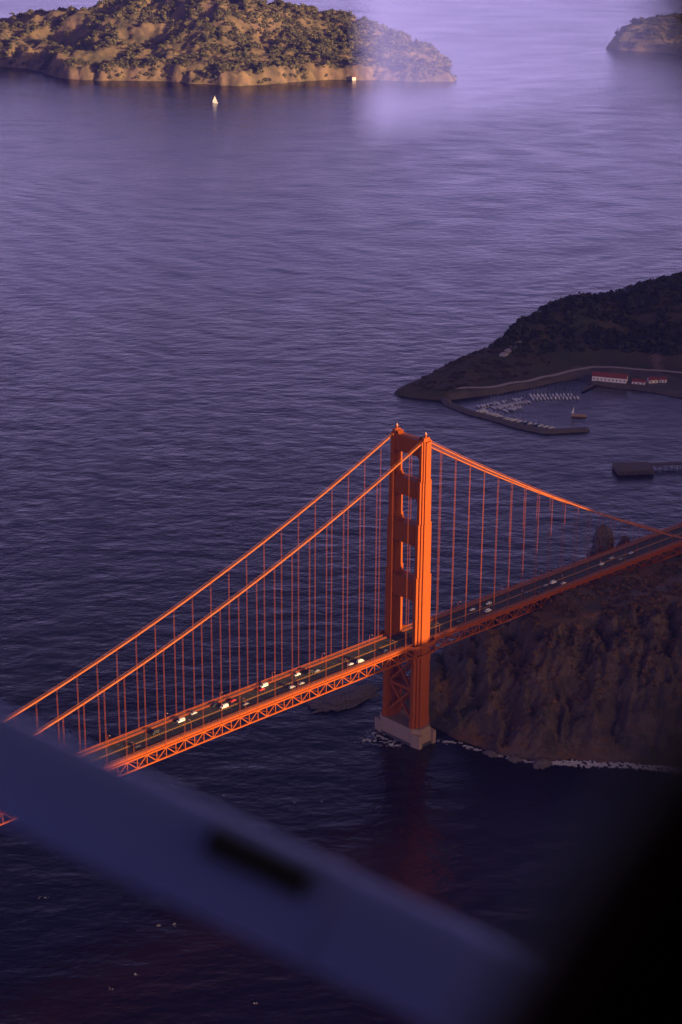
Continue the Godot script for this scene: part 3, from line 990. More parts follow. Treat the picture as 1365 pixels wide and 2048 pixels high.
func build_growth() -> void:
	var rng := RandomNumberGenerator.new()
	rng.seed = 77
	var clump := leaf_clump(5, 46, .34)
	var where := []
	var cols := []
	# wood on the hill behind the harbour
	var tries := 0
	while where.size() < 2600 and tries < 12000:
		tries += 1
		var x := rng.randf_range(770, 1230)
		var z := rng.randf_range(-690, -410)
		var h := headland_height(x, z)
		if h < 16.0 or patch.get_noise_2d(x * 1.6, z * 1.6) < -.22: continue
		var s := rng.randf_range(2.4, 5.2)
		where.append(Transform3D(Basis(Vector3.UP, rng.randf() * TAU).scaled(Vector3(s, s * rng.randf_range(.7, 1.1), s)), Vector3(x, h + s * .35, z)))
		cols.append(Color(.022, .03, .015).lerp(Color(.045, .05, .022), rng.randf()))
	growth("hill_wood", "dark green wood covering the hill behind the harbour", "wood", clump, where, cols)
	# scrub on the low spit
	where = []; cols = []; tries = 0
	while where.size() < 700 and tries < 6000:
		tries += 1
		var x := rng.randf_range(610, 800)
		var z := rng.randf_range(-630, -540)
		var h := headland_height(x, z)
		if h < 7.0 or patch.get_noise_2d(x * 2.2 + 90.0, z * 2.2) < .02: continue
		var s := rng.randf_range(.9, 2.2)
		where.append(Transform3D(Basis(Vector3.UP, rng.randf() * TAU).scaled(Vector3(s, s * .7, s)), Vector3(x, h + s * .2, z)))
		cols.append(Color(.04, .045, .022).lerp(Color(.09, .05, .03), rng.randf()))
	growth("spit_scrub", "dark scrub on the low grassy spit left of the wooded hill", "scrub", clump, where, cols)
	# scrub on the cliff
	where = []; cols = []; tries = 0
	while where.size() < 3600 and tries < 16000:
		tries += 1
		var x := rng.randf_range(45, 380)
		var z := rng.randf_range(18, 190)
		var h := headland_height(x, z)
		if h < 12.0: continue
		if crag.get_noise_2d(x * .9, z * .9) + (h - 50.0) * .006 < rng.randf_range(-.1, .25): continue
		var s := rng.randf_range(.7, 2.3)
		where.append(Transform3D(Basis(Vector3.UP, rng.randf() * TAU).scaled(Vector3(s, s * .7, s)), Vector3(x, h + s * .1, z)))
		cols.append(Color(.24, .10, .035).lerp(Color(.06, .05, .022), rng.randf()))
	growth("cliff_scrub", "rust brown scrub clinging to the cliff below the span", "scrub", clump, where, cols)
	# woods in the folds of the island
	where = []; cols = []; tries = 0
	while where.size() < 10000 and tries < 30000:
		tries += 1
		var x := rng.randf_range(1900, 2850)
		var z := rng.randf_range(-3700, -2390)
		var cut := ridged(gully, x * .32, z * .32)
		if cut * .8 + patch.get_noise_2d(x * .45, z * .45) * 1.3 + clampf((x - 2300.0) / 900.0, -.2, .45) < .36 + .25 * rng.randf(): continue
		var h := island_height(x, z, ISLAND_COAST, ISLAND_TOPS)
		if h < 3.0: continue
		var s := rng.randf_range(2.4, 7.5)
		where.append(Transform3D(Basis(Vector3.UP, rng.randf() * TAU).scaled(Vector3(s, s * .85, s)), Vector3(x, h + s * .3, z)))
		cols.append(Color(.06, .065, .028).lerp(Color(.12, .11, .045), rng.randf()))
	var scrub_at := []
	var scrub_cols := []
	for j in 9000:
		var x := rng.randf_range(1885, 2850)
		var z := rng.randf_range(-3640, -2385)
		if crag.get_noise_2d(x * .35, z * .35) < rng.randf_range(-.35, .25): continue
		var h := island_height(x, z, ISLAND_COAST, ISLAND_TOPS)
		if h < 2.0: continue
		var s := rng.randf_range(1.2, 3.2)
		scrub_at.append(Transform3D(Basis(Vector3.UP, rng.randf() * TAU).scaled(Vector3(s, s * .6, s)), Vector3(x, h + s * .15, z)))
		scrub_cols.append(Color(.14, .10, .045).lerp(Color(.06, .062, .028), rng.randf()))
	growth("island_scrub", "olive brown scrub scattered over the sunlit island slopes", "scrub", clump, scrub_at, scrub_cols)
	growth("island_wood", "dark woods in the folds of the sunlit island", "wood", clump, where, cols)
	where = []; cols = []
	for j in 2600:
		var x := rng.randf_range(3380, 3900)
		var z := rng.randf_range(-2660, -2200)
		var h := island_height(x, z, FAR_COAST, FAR_TOPS)
		if h < 4.0 or patch.get_noise_2d(x * .5, z * .5) < -.25: continue
		var s := rng.randf_range(3.0, 7.0)
		where.append(Transform3D(Basis(Vector3.UP, rng.randf() * TAU).scaled(Vector3(s, s * .8, s)), Vector3(x, h + s * .2, z)))
		cols.append(Color(.04, .045, .025).lerp(Color(.075, .07, .035), rng.randf()))
	growth("far_wood", "dusky woods on the hazy headland at the upper right", "wood", clump, where, cols)
	# single trees standing up along the ridge
	var k := 0
	for e in [[900, -622, 7.0], [868, -628, 5.5], [962, -600, 8.0], [1004, -578, 6.5], [1046, -556, 8.0], [838, -628, 5.0]]:
		var x: float = e[0]
		var z: float = e[1]
		var y := headland_height(x, z)
		var o := thing("ridge_tree", Vector3(x, y, z))
		tag(o, ["dark round tree on the wooded ridge, second from its left end", "small dark tree standing left of the round one on the ridge", "large dark tree in the middle of the wooded ridge", "dark tree right of the large one on the wooded ridge", "dark tree on the ridge nearest the right edge", "lone small tree at the left end of the wooded ridge"][k], "tree", "trees along the wooded ridge")
		k += 1
		var tr := MB.new()
		tr.tube([Vector3(0, -.5, 0), Vector3(.2, e[2] * .5, .1), Vector3(.1, e[2] * 1.0, -.2)], .35, .12, 7)
		part("trunk", tr.mesh(), M.bark, o)
		var cr := MB.new()
		var lc := leaf_clump(90 + k, 60, .3)
		var st := SurfaceTool.new()
		for j in 9:
			var off: Vector3 = Vector3(rng.randfn() * .38, rng.randf_range(.45, 1.25), rng.randfn() * .38) * e[2]
			st.append_from(lc, 0, Transform3D(Basis(Vector3.UP, rng.randf() * TAU).scaled(Vector3.ONE * e[2] * rng.randf_range(.3, .5)), off))
		var leaf := plain(lin(.038, .046, .02), .85)
		part("crown", st.commit(), leaf, o)

# ---------------------------------------------------------------- harbour
func build_house(label: String, at: Vector3, turn: float, l: float, w: float, h: float, rise: float, cols: int) -> void:
	var o := thing("house", at, Basis(Vector3.UP, turn))
	tag(o, label, "building", "buildings on the harbour quay")
	var b := MB.new()
	b.box(Vector3(0, h * .5, 0), Vector3(l, h, w))
	for s in [1.0, -1.0]:
		b.tri(Vector3(s * l * .5, h, -w * .5), Vector3(s * l * .5, h, w * .5), Vector3(s * l * .5, h + rise, 0), Vector3(s, 0, 0))
	part("wall", b.mesh(), M.wall, o)
	var r := MB.new()
	var ang := atan2(rise, w * .5)
	var run := sqrt(rise * rise + w * w * .25) + .5
	for s in [1.0, -1.0]:
		var bs := Basis(Vector3.RIGHT, s * ang)
		r.box(Vector3(0, h + rise * .5 + .12, s * (w * .25 + .1)), Vector3(l + .9, .22, run), bs)
	part("roof", r.mesh(), M.roof, o)
	var win := MB.new()
	win.box(Vector3.ZERO, Vector3(1.3, 1.7, .08))
	var wm := win.mesh()
	for s in [1.0, -1.0]:
		for k in cols:
			part("window", wm, M.glass_dark, o, Vector3(-l * .5 + l * (k + .5) / cols, h * .5, s * (w * .5 + .03)))
		part("window", wm, M.glass_dark, o, Vector3(s * (l * .5 + .03), h * .55, 0), Basis(Vector3.UP, PI / 2))

func boat_kit(l: float, masted: bool) -> Array:
	var w := l * .30
	var hull := MB.new()
	var n := 8
	var ring := func(y: float, f: float) -> Array:
		var out := []
		for k in n + 1:
			var t := float(k) / n
			var half := w * .5 * f * (sin(minf(t * 1.25 + .28, 1.57)) if t < .55 else sqrt(maxf(0.0, 1.0 - pow((t - .55) / .45, 2.2))))
			out.append(Vector2((t - .5) * l * lerpf(.9, 1.0, f), half))
		return out
	var lo: Array = ring.call(0.0, .72)
	var hi: Array = ring.call(1.0, 1.0)
	var yh := l * .12
	for k in n:
		for s in [1.0, -1.0]:
			var a := Vector3(lo[k].x, -.35, lo[k].y * s)
			var b := Vector3(lo[k + 1].x, -.35, lo[k + 1].y * s)
			var c := Vector3(hi[k + 1].x, yh, hi[k + 1].y * s)
			var d := Vector3(hi[k].x, yh, hi[k].y * s)
			hull.ftri(a, b, c, Vector3(0, yh * .5, 0))
			hull.ftri(a, c, d, Vector3(0, yh * .5, 0))
		hull.quad(Vector3(hi[k].x, yh, -hi[k].y), Vector3(hi[k + 1].x, yh, -hi[k + 1].y), Vector3(hi[k + 1].x, yh, hi[k + 1].y), Vector3(hi[k].x, yh, hi[k].y), Vector3.UP)
	hull.quad(Vector3(lo[0].x, -.35, -lo[0].y), Vector3(lo[0].x, -.35, lo[0].y), Vector3(hi[0].x, yh, hi[0].y), Vector3(hi[0].x, yh, -hi[0].y), Vector3.LEFT)
	var cab := MB.new()
	cab.prism(PackedVector2Array([Vector2(-l * .18, -w * .3), Vector2(l * .12, -w * .3), Vector2(l * .22, -w * .14), Vector2(l * .22, w * .14), Vector2(l * .12, w * .3), Vector2(-l * .18, w * .3)]), yh, yh + (.55 if masted else 1.4), .92)
	var mast := MB.new()
	if masted:
		mast.tube([Vector3(l * .08, yh, 0), Vector3(l * .08, yh + l * 1.15, 0)], .11, .07, 6)
		mast.tube([Vector3(l * .08, yh + 1.3, 0), Vector3(-l * .36, yh + 1.4, 0)], .16, .13, 6)
	else:
		mast.tube([Vector3(0, yh + 1.3, 0), Vector3(0, yh + 3.2, 0)], .05, .04, 5)
	return [hull.mesh(), cab.mesh(), mast.mesh()]

func build_harbour() -> void:
	var rng := RandomNumberGenerator.new()
	rng.seed = 5
	# breakwater
	var bw := [Vector2(632, -566), Vector2(612, -536), Vector2(606, -499), Vector2(609, -466), Vector2(609, -428), Vector2(615, -396), Vector2(634, -383), Vector2(656, -368)]
	var c := Curve2D.new()
	for p in bw:
		c.add_point(p)
	var b := MB.new()
	var steps := 130
	var total := c.get_baked_length()
	var rows := []
	for k in steps + 1:
		var t := total * k / steps
		var p := c.sample_baked(t)
		var q := c.sample_baked(minf(t + 1.5, total)) - c.sample_baked(maxf(t - 1.5, 0))
		var side := Vector2(-q.y, q.x).normalized()
		var row := []
		var prof := [[-7.0, -1.2], [-5.2, .6], [-3.6, 2.0], [-2.2, 3.1], [0.0, 3.25], [2.0, 3.1], [3.2, 2.0], [4.6, .5], [6.0, -1.2]]
		var end := smoothstep(0.0, 5.0, total - t)
		for e in prof:
			var w: Vector2 = p + side * e[0] * lerpf(.35, 1.0, end)
			row.append(Vector3(w.x + rng.randfn() * .3, e[1] * lerpf(.4, 1.0, end) + rng.randfn() * (.28 if absf(e[0]) > 2.3 else .06), w.y + rng.randfn() * .3))
		rows.append(row)
	for k in steps:
		for j in 8:
			b.ftri(rows[k][j], rows[k][j + 1], rows[k + 1][j + 1], (rows[k][4] + rows[k][4]) * .5 - Vector3(0, 8, 0))
			b.ftri(rows[k][j], rows[k + 1][j + 1], rows[k + 1][j], (rows[k][4] + rows[k][4]) * .5 - Vector3(0, 8, 0))
	tag(part("breakwater", b.mesh(), M.stone, self), "long grey stone breakwater that bends round the boat harbour", "breakwater")
	# road along the water
	var rd := MB.new()
	var way := [Vector2(641, -556), Vector2(665, -545), Vector2(692, -536), Vector2(736, -526), Vector2(781, -521), Vector2(815, -519), Vector2(838, -514), Vector2(852, -500), Vector2(869, -472), Vector2(885, -445), Vector2(905, -410)]
	for k in way.size() - 1:
		for j in 6:
			var p: Vector2 = way[k].lerp(way[k + 1], j / 6.0)
			var q: Vector2 = way[k].lerp(way[k + 1], (j + 1) / 6.0)
			var e: Vector2 = (way[k + 1] - way[k]).normalized()
			var s := Vector2(-e.y, e.x) * 3.4
			var y0 := maxf(headland_height(p.x, p.y), 3.0) + .35
			var y1 := maxf(headland_height(q.x, q.y), 3.0) + .35
			rd.quad(Vector3(p.x - s.x, y0, p.y - s.y), Vector3(q.x - s.x, y1, q.y - s.y), Vector3(q.x + s.x, y1, q.y + s.y), Vector3(p.x + s.x, y0, p.y + s.y), Vector3.UP)
	tag(part("harbour_road", rd.mesh(), plain(lin(.36, .30, .28), .9), self), "pale road along the harbour shore", "", "", "structure")
	# buildings
	var face := atan2(30.0, 17.0)
	build_house("long white boathouse with red roof at the head of the harbour", Vector3(812, 3.2, -466), -face + PI, 40.0, 13.0, 6.0, 3.4, 9)
	build_house("small white shed with red roof right of the long boathouse", Vector3(828, 3.2, -436), -face + PI, 15.0, 8.0, 3.2, 2.2, 3)
	build_house("white house with red roof, middle one right of the shed", Vector3(843, 3.4, -428), -face + PI + .5, 11.0, 8.0, 4.0, 2.4, 2)
	build_house("small white house with red roof at the far right of the quay", Vector3(853, 3.6, -420), -face + PI, 8.0, 7.0, 4.0, 2.2, 2)
	# old battery on the spit
	var bt := MB.new()
	for k in 4:
		var p := Vector2(757, -583).lerp(Vector2(800, -597), k / 3.0)
		bt.box(Vector3(p.x, headland_height(p.x, p.y) + .9, p.y), Vector3(11.0, 2.4, 7.5), Basis(Vector3.UP, .32))
	tag(part("battery", bt.mesh(), plain(lin(.36, .31, .29), .9), self), "pale concrete gun battery on the grassy spit", "battery")
	# jetty by the boathouse
	var jt := thing("jetty", Vector3(797, 0, -472))
	tag(jt, "short timber jetty left of the long boathouse", "jetty")
	var d := MB.new()
	d.beam(Vector3(3, 2.2, -2), Vector3(-34, 2.2, 5), 4.0, .6)
	part("deck", d.mesh(), M.wood, jt)
	for k in 6:
		for s in [-1.5, 1.5]:
			var p := MB.new()
			p.tube([Vector3(0, -3, 0), Vector3(0, 2.0, 0)], .25, .25, 6)
			part("pile", p.mesh(), M.wood, jt, Vector3(1 - k * 6.4, 0, -1.6 + k * 1.2 + s))
	# pier with a broad head, in the open water
	var pier := thing("fishing_pier", Vector3(585, 0, -253))
	tag(pier, "dark timber pier with a broad square head in open water", "pier")
	var ex := Vector3(28, 0, 21).normalized()
	var ez := Vector3(-21, 0, 28).normalized()
	var bs := Basis(ex, Vector3.UP, ez)
	var head := MB.new()
	head.box(Vector3(0, 4.6, 0), Vector3(37, 1.3, 24), bs)
	for k in 20:
		head.box(ex * (-18 + k * 1.9) + Vector3(0, 2.0, 0) + ez * 11.7, Vector3(1.1, 4.2, .4), bs)
		head.box(ex * (-18 + k * 1.9) + Vector3(0, 2.0, 0) - ez * 11.7, Vector3(1.1, 4.2, .4), bs)
	for k in 12:
		head.box(ez * (-11 + k * 2.0) + Vector3(0, 2.0, 0) - ex * 18.2, Vector3(.4, 4.2, 1.1), bs)
	part("pier_head", head.mesh(), M.wood, pier)
	var ap := MB.new()
	ap.box(ex * 78 + Vector3(0, 4.4, 0) - ez * 6.0, Vector3(119, .9, 8), bs)
	ap.box(ex * 78 + Vector3(0, 5.6, 0) - ez * 2.2, Vector3(119, .15, .15), bs)
	part("approach", ap.mesh(), M.wood, pier)
	var pile := MB.new()
	pile.tube([Vector3(0, -4, 0), Vector3(0, 4.1, 0)], .32, .32, 6)
	var pm := pile.mesh()
	for k in 20:
		for s in [-9.2, -2.8]:
			part("pile", pm, M.wood, pier, ex * (21 + k * 6) + ez * s)
	for k in 7:
		for s in [-9.0, 9.0]:
			part("pile", pm, M.wood, pier, ex * (-16.5 + k * 5.5) + ez * s)
	# floating docks and the boats on them
	var docks := [[Vector2(626, -501), Vector2(690, -487), "left"], [Vector2(640, -482), Vector2(668, -479), "middle"], [Vector2(700, -491), Vector2(746, -455), "right"]]
	for e in docks:
		var p: Vector2 = e[0]
		var q: Vector2 = e[1]
		var dk := MB.new()
		dk.beam(Vector3(p.x, .35, p.y), Vector3(q.x, .35, q.y), 1.8, .5)
		tag(part("floating_dock", dk.mesh(), M.deck_grey, self), "narrow grey floating dock under the %s group of moored boats" % e[2], "dock", "floating docks in the harbour")
	var kits := [boat_kit(9.5, true), boat_kit(8.2, true), boat_kit(7.4, false), boat_kit(11.0, true)]
	var put := func(at: Vector2, dir: Vector2, label: String) -> void:
		var kit: Array = kits[rng.randi() % 4]
		var o := thing("moored_boat", Vector3(at.x, .12, at.y), Basis(Vector3.UP, atan2(-dir.y, dir.x)))
		tag(o, label, "boat", "boats moored in the harbour")
		part("hull", kit[0], M.hull_blue if rng.randf() < .12 else M.hull_white, o)
		part("cabin", kit[1], M.hull_white, o)
		part("mast", kit[2], M.rim, o)
	for e in docks:
		var p: Vector2 = e[0]
		var q: Vector2 = e[1]
		var along := (q - p).normalized()
		var out := Vector2(-along.y, along.x)
		var cnt := int(p.distance_to(q) / 4.3)
		for s in [1.0, -1.0]:
			var seen := 0
			for k in cnt:
				if rng.randf() < .12: continue
				put.call(p + along * (k + .5 + rng.randf_range(-.12, .12)) * 4.3 + out * s * (6.2 + rng.randf_range(-.6, .6)), -out * s, "%s small boat from the left on the %s side of the %s floating dock" % [ORD[seen], "near" if s > 0.0 else "far", e[2]])
				seen += 1
	for k in 17:
		var t := k / 16.0
		var p := Vector2(617.5, -494).lerp(Vector2(618.5, -452), t * 2.0) if t < .5 else Vector2(618.5, -452).lerp(Vector2(630, -401), t * 2.0 - 1.0)
		put.call(p + Vector2(2.0, 0), Vector2(1, .25).normalized(), "%s small boat from the left in the row inside the breakwater" % ORD[k])
	var ms := MB.new()
	var moor := thing("moored_ketch", Vector3(686, .15, -408), Basis(Vector3.UP, -.9))
	tag(moor, "buff two masted boat moored alone in the harbour mouth", "boat")
	var kit := boat_kit(17.0, true)
	part("hull", kit[0], M.hull_buff, moor)
	part("cabin", kit[1], M.hull_buff, moor)
	part("mast", kit[2], M.rim, moor)
	ms.tube([Vector3(-5.2, 1.8, 0), Vector3(-5.2, 13.0, 0)], .12, .08, 6)
	part("mizzen_mast", ms.mesh(), M.rim, moor)
	var sl := MB.new()
	sl.ftri(Vector3(-5.5, 3.0, .05), Vector3(-8.4, 3.2, .05), Vector3(-5.4, 11.5, .05), Vector3(-6, 5, 1))
	sl.ftri(Vector3(-5.5, 3.0, -.05), Vector3(-8.4, 3.2, -.05), Vector3(-5.4, 11.5, -.05), Vector3(-6, 5, -1))
	part("mizzen_sail", sl.mesh(), M.sail, moor)
	# sailing boat off the island
	var yacht := thing("sailing_boat", Vector3(1900, .2, -2480), Basis(Vector3.UP, 2.2))
	tag(yacht, "small white sailing boat alone on the open water below the island", "boat")
	kit = boat_kit(13.0, true)
	part("hull", kit[0], M.hull_white, yacht)
	part("cabin", kit[1], M.hull_white, yacht)
	part("mast", kit[2], M.rim, yacht)
	var sm := MB.new()
	for k in 6:
		var y0 := 3.0 + 13.0 * k / 6.0
		var y1 := 3.0 + 13.0 * (k + 1) / 6.0
		var w0 := 5.6 * (1.0 - k / 6.0)
		var w1 := 5.6 * (1.0 - (k + 1) / 6.0)
		for s in [1.0, -1.0]:
			var z: float = .05 * s
			sm.quad(Vector3(.9, y0, z), Vector3(.9 - w0, y0, z + .6), Vector3(.9 - w1, y1, z + .4), Vector3(.9, y1, z), Vector3(0, 0, s))
	part("mainsail", sm.mesh(), M.sail, yacht)
	var jb := MB.new()
	for s in [1.0, -1.0]:
		jb.tri(Vector3(6.2, 2.0, .05 * s), Vector3(1.6, 2.2, .5 + .05 * s), Vector3(1.2, 14.0, .05 * s), Vector3(0, 0, s))
	part("foresail", jb.mesh(), M.sail, yacht)
	# white hut on the island shore
	var hut := thing("shore_hut", Vector3(2400, maxf(island_height(2400, -2546, ISLAND_COAST, ISLAND_TOPS), 1.0), -2546), Basis(Vector3.UP, .8))
	tag(hut, "small white building on the shore of the sunlit island", "building")
	var hb := MB.new()
	hb.box(Vector3(0, 3.5, 0), Vector3(9, 8, 9))
	part("wall", hb.mesh(), M.wall, hut)
	var hr := MB.new()
	hr.prism(PackedVector2Array([Vector2(-5.2, -5.2), Vector2(5.2, -5.2), Vector2(5.2, 5.2), Vector2(-5.2, 5.2)]), 7.6, 10.2, .15)
	part("roof", hr.mesh(), M.roof, hut)

# ---------------------------------------------------------------- aircraft the picture is taken from
func build_aircraft(eye: Transform3D) -> void:
	var ac := thing("light_aircraft", eye.origin, eye.basis)   # x right, y up, z back, as its passenger sits
	tag(ac, "light aircraft in the foreground with pale wing strut and dark window frame", "aircraft")
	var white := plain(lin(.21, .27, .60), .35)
	var black := plain(lin(.012, .012, .013), .8)
	var brown := plain(lin(.34, .15, .11), .7)
	var dark := plain(lin(.02, .018, .018), .85)
	var lining := plain(lin(.34, .26, .22), .9)
	# strut: a streamlined tube
	var D := 1.6
	var at := func(x: float, y: float, d: float) -> Vector3: return Vector3((x - 682.5) / 3781.8 * d, (1024.0 - y) / 3781.8 * d, -d)
	var p: Vector3 = at.call(-3600, -162, 1.75)
	var q: Vector3 = at.call(1500, 2235, 1.5)
	var ax := (q - p).normalized()
	var nn := Vector3(0, 0, 1)
	var upd := nn.cross(ax).normalized()
	if upd.y < 0: upd = -upd
	var face := ax.cross(upd).normalized()
	if face.z < 0: face = -face
	# the chord of the strut lies across the slipstream: broad side seen from the cabin
	var st := MB.new()
	var sec := []
	for k in 24:
		var t := TAU * k / 24.0
		sec.append(Vector2(cos(t) * .0425, sin(t) * .020))
	for e in 2:
		for k in 24:
			var t := TAU * k / 24.0
			var c: Vector3 = p if e == 0 else q
			st.v.append(c + upd * sec[k].x + face * sec[k].y)
			st.n.append((upd * cos(t) / .040 + face * sin(t) / .020).normalized())
	for k in 24:
		st.face(k, (k + 1) % 24, 24 + (k + 1) % 24)
		st.face(k, 24 + (k + 1) % 24, 24 + k)
	var strut := part("wing_strut", st.mesh(), white, ac)
	strut.set_meta("label", "pale wing strut slanting across the lower picture")
	# black pad let into the upper part of the strut
	var c0: Vector3 = at.call(535, 1706, 1.6)
	var s0 := p + ax * (c0 - p).dot(ax)
	var pad := MB.new()
	pad.box(s0 + upd * .022 + face * .020, Vector3(.088, .024, .012), Basis(ax, upd, face))
	part("black_pad", pad.mesh(), black, strut)
	var c1: Vector3 = at.call(655, 1790, 1.6)
	var s1 := p + ax * (c1 - p).dot(ax)
	var col := MB.new()
	for e in 2:
		for k in 24:
			var t := TAU * k / 24.0
			col.v.append(s1 + ax * (e * .014 - .007) + upd * sec[k].x * 1.04 + face * sec[k].y * 1.10)
			col.n.append((upd * cos(t) / .040 + face * sin(t) / .020).normalized())
	for k in 24:
		col.face(k, (k + 1) % 24, 24 + (k + 1) % 24)
		col.face(k, 24 + (k + 1) % 24, 24 + k)
	part("collar", col.mesh(), white, strut)
	# wing that the strut carries, above and out of the picture
	var wg := MB.new()
	wg.box(Vector3(-2.2, 1.3, -1.25), Vector3(5.6, .16, 1.5))
	part("wing", wg.mesh(), white, ac)
	# the window itself, hinged open outwards: a clear acrylic pane seen at a slant
	var clear := StandardMaterial3D.new()
	clear.transparency = BaseMaterial3D.TRANSPARENCY_ALPHA
	clear.albedo_color = Color(1, 1, 1, .01)
	clear.roughness = 0.0
	var pc := [Vector3(.0139, .2015, -1.0), Vector3(.1341, .1652, -.7069), Vector3(.1525, .2284, -.7057), Vector3(.0095, .3593, -1.1101)]
	var pn := Vector3(.884, -.25, -.394).normalized()
	var pb := MB.new()
	pb.quad(pc[0], pc[1], pc[2], pc[3], -pn)
	var bk := pn * .003
	pb.quad(pc[0] + bk, pc[1] + bk, pc[2] + bk, pc[3] + bk, pn)
	for k in 4:
		var e0: Vector3 = pc[k]
		var e1: Vector3 = pc[(k + 1) % 4]
		var mid3: Vector3 = (pc[0] + pc[1] + pc[2] + pc[3]) * .25
		pb.quad(e0, e1, e1 + bk, e0 + bk, ((e0 + e1) * .5 - mid3).normalized())
	var pane := part("open_window_pane", pb.mesh(), clear, ac)
	pane.set_meta("label", "clear window pane hinged open, reflecting pale sky")
	# cabin side with the window opening, drawn at the depth of the window
	var wd := .40
	var loop := []
	for e in [[1335, -420], [1338, -200], [1345, 0], [1385, 110], [1500, 260], [1640, 600], [1640, 950], [1540, 1200], [1400, 1400], [1230, 1630], [1090, 1840], [960, 2050], [830, 2240], [640, 2400], [300, 2480], [-600, 2500], [-1500, 2450], [-2100, 2200], [-2400, 1500], [-2400, 300], [-2200, -700], [-1600, -1000], [0, -1050], [900, -950], [1250, -750]]:
		var w: Vector3 = at.call(e[0], e[1], wd)
		loop.append(Vector2(w.x, w.y))
	var mid := Vector2(-.05, .01)
	var ring := func(f: float) -> Array:
		var out := []
		for w in loop:
			out.append(w + (w - mid).normalized() * f)
		return out
	var slab := func(a: Array, b: Array, z0: float, z1: float) -> MB:
		var m := MB.new()
		var k := a.size()
		for j in k:
			var j2 := (j + 1) % k
			m.quad(Vector3(a[j].x, a[j].y, z1), Vector3(a[j2].x, a[j2].y, z1), Vector3(b[j2].x, b[j2].y, z1), Vector3(b[j].x, b[j].y, z1), Vector3(0, 0, 1))
			m.quad(Vector3(a[j].x, a[j].y, z0), Vector3(a[j2].x, a[j2].y, z0), Vector3(b[j2].x, b[j2].y, z0), Vector3(b[j].x, b[j].y, z0), Vector3(0, 0, -1))
			var inward: Vector2 = (mid - a[j]).normalized()
			m.quad(Vector3(a[j].x, a[j].y, z0), Vector3(a[j2].x, a[j2].y, z0), Vector3(a[j2].x, a[j2].y, z1), Vector3(a[j].x, a[j].y, z1), Vector3(inward.x, inward.y, 0))
		return m
	part("window_seal", slab.call(ring.call(0.0), ring.call(.0075), -wd - .012, -wd + .008).mesh(), black, ac)
	part("window_trim", slab.call(ring.call(.0076), ring.call(.032), -wd - .012, -wd + .014).mesh(), brown, ac)
	var far_ring := []
	for w in loop:
		var d: Vector2 = (w - mid).normalized()
		var k := 1e9
		if d.x > 0: k = minf(k, (3.2 - mid.x) / d.x)
		if d.x < 0: k = minf(k, (-1.3 - mid.x) / d.x)
		if d.y > 0: k = minf(k, (.76 - mid.y) / d.y)
		if d.y < 0: k = minf(k, (-1.3 - mid.y) / d.y)
		far_ring.append(mid + d * k)
	part("cabin_side", slab.call(ring.call(.0321), far_ring, -wd - .03, -wd).mesh(), dark, ac)
	for e in [["cabin_roof", Vector3(.3, .74, .5), Vector3(3.4, .04, 1.9)], ["cabin_floor", Vector3(.3, -1.0, .5), Vector3(3.4, .04, 1.9)], ["cabin_far_side", Vector3(.3, -.1, 1.3), Vector3(3.4, 1.8, .04)], ["cabin_bulkhead", Vector3(1.95, -.1, .5), Vector3(.04, 1.8, 1.8)], ["cabin_bulkhead", Vector3(-1.25, -.1, .5), Vector3(.04, 1.8, 1.8)]]:
		var cb := MB.new()
		cb.box(e[1], e[2])
		part(e[0], cb.mesh(), lining, ac)

const SEA_BUMP := 16.0
const SEA_NORMAL := .17

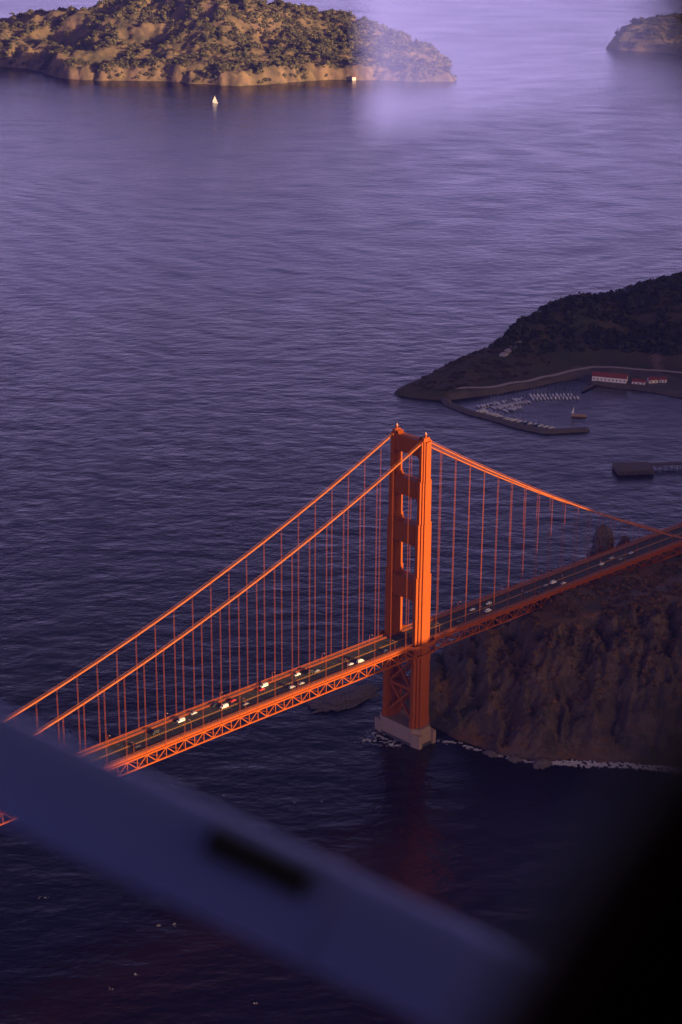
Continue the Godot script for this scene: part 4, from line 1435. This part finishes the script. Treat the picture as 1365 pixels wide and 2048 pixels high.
func _ready() -> void:
	# camera, sky, sun, exposure
	var cam := Camera3D.new()
	cam.name = "camera"
	var yaw := deg_to_rad(43.685)
	var pitch := deg_to_rad(-20.437)
	var roll := deg_to_rad(.414)
	var fw := Vector3(sin(yaw) * cos(pitch), sin(pitch), -cos(yaw) * cos(pitch))
	var rt := fw.cross(Vector3.UP).normalized()
	var up := rt.cross(fw)
	var rt2 := rt * cos(roll) + up * sin(roll)
	var up2 := up * cos(roll) - rt * sin(roll)
	cam.transform = Transform3D(Basis(rt2, up2, -fw), Vector3(-880.68, 628.70, 853.43))
	var lens := CameraAttributesPhysical.new()
	lens.frustum_focal_length = 44.32
	lens.frustum_focus_distance = 1500.0
	lens.frustum_near = .05
	lens.frustum_far = 40000.0
	lens.exposure_aperture = 2.1
	cam.attributes = lens
	add_child(cam)
	cam.current = true

	var env := Environment.new()
	env.background_mode = Environment.BG_SKY
	var sky := Sky.new()
	var sm := ProceduralSkyMaterial.new()
	sm.sky_top_color = lin(.004, .006, .026)
	sm.sky_horizon_color = lin(.64, .50, 1.0)
	sm.sky_curve = .1
	sm.ground_bottom_color = lin(.01, .01, .02)
	sm.ground_horizon_color = lin(.10, .08, .15)
	sm.sun_angle_max = 90.0
	sm.sun_curve = .26
	sky.sky_material = sm
	env.sky = sky
	env.tonemap_mode = Environment.TONE_MAPPER_LINEAR
	env.tonemap_exposure = 2.5
	env.background_energy_multiplier = 1.36
	env.fog_enabled = true
	env.fog_density = .000017
	env.fog_light_color = lin(.13, .16, 1.0)
	env.sdfgi_enabled = true
	env.ssao_enabled = true
	env.ssil_enabled = true
	var we := WorldEnvironment.new()
	we.name = "world"
	we.environment = env
	add_child(we)

	var sun := DirectionalLight3D.new()
	sun.name = "sun"
	sun.light_color = lin(1.0, .62, .30)
	sun.light_energy = 1.6
	sun.light_angular_distance = .5
	sun.shadow_enabled = true
	var el := deg_to_rad(8.0)
	var az := deg_to_rad(8.0)
	var to_sun := Vector3(sin(az) * cos(el), sin(el), cos(az) * cos(el))
	sun.transform = Transform3D(Basis.looking_at(-to_sun, Vector3.UP), Vector3(0, 500, 0))
	add_child(sun)

	make_materials()
	# setting
	build_sea()
	var xs := spaced([-200, 40, 10, 1.4, 200, 2.2, 340, 14, 560, 5, 960, 8, 1300, 60, 2560])
	var zs := spaced([-710, 10, -670, 5, -360, 14, -110, 4, -70, 2.2, 10, 1.4, 190, 12, 300, 40, 1540])
	tag(part("headland", terrain(xs, zs, headland_height, headland_tint), M.land, self), "brown cliff headland that the bridge lands on, with the harbour shore", "", "", "structure")
	xs = spaced([1850, 7, 2900])
	zs = spaced([-4060, 30, -3760, 7, -2340])
	tag(part("island", terrain(xs, zs, island_height.bind(ISLAND_COAST, ISLAND_TOPS), island_tint), M.land, self), "hilly golden island in evening sun across the bay", "", "", "structure")
	xs = spaced([3360, 16, 3900, 60, 4850])
	zs = spaced([-2700, 16, -2200, 60, -1460])
	tag(part("far_headland", terrain(xs, zs, island_height.bind(FAR_COAST, FAR_TOPS), island_tint), M.land, self), "hazy low headland at the upper right", "", "", "structure")
	# things
	build_bridge()
	build_lamps()
	build_cars()
	build_rocks()
	build_harbour()
	build_growth()
	scatter_foam("surf", "white surf line breaking below the cliff at right", [Vector2(47, 99), Vector2(62, 117), Vector2(82, 138), Vector2(104, 168), Vector2(112, 180)], 4.2, 5200, Vector2(.2, 1.3), 51, -.06)
	scatter_foam("surf", "thin white foam between the pier and the cliff prow", [Vector2(12, 22), Vector2(19, 33), Vector2(21, 48), Vector2(27, 68), Vector2(34, 86), Vector2(41, 97)], 2.4, 1500, Vector2(.12, .7), 52, .05)
	scatter_foam("surf", "streaks of foam round the foot of the pier", [Vector2(-12, -22), Vector2(-16, -8), Vector2(-14, 8), Vector2(-22, -6), Vector2(-30, -18)], 4.6, 1300, Vector2(.1, .55), 53, .1)
	scatter_foam("whitecaps", "few small white wave crests on the near water", [Vector2(-319, 0), Vector2(-316, 3), Vector2(-285, 74), Vector2(-277, 79), Vector2(-326, 105), Vector2(-294, 173), Vector2(-345, 106), Vector2(173, -397), Vector2(-125, 19), Vector2(-153, -21), Vector2(192, -526), Vector2(-110, 30)], 1.6, 90, Vector2(.15, .5), 54, -.6, true)
	build_aircraft(cam.transform)
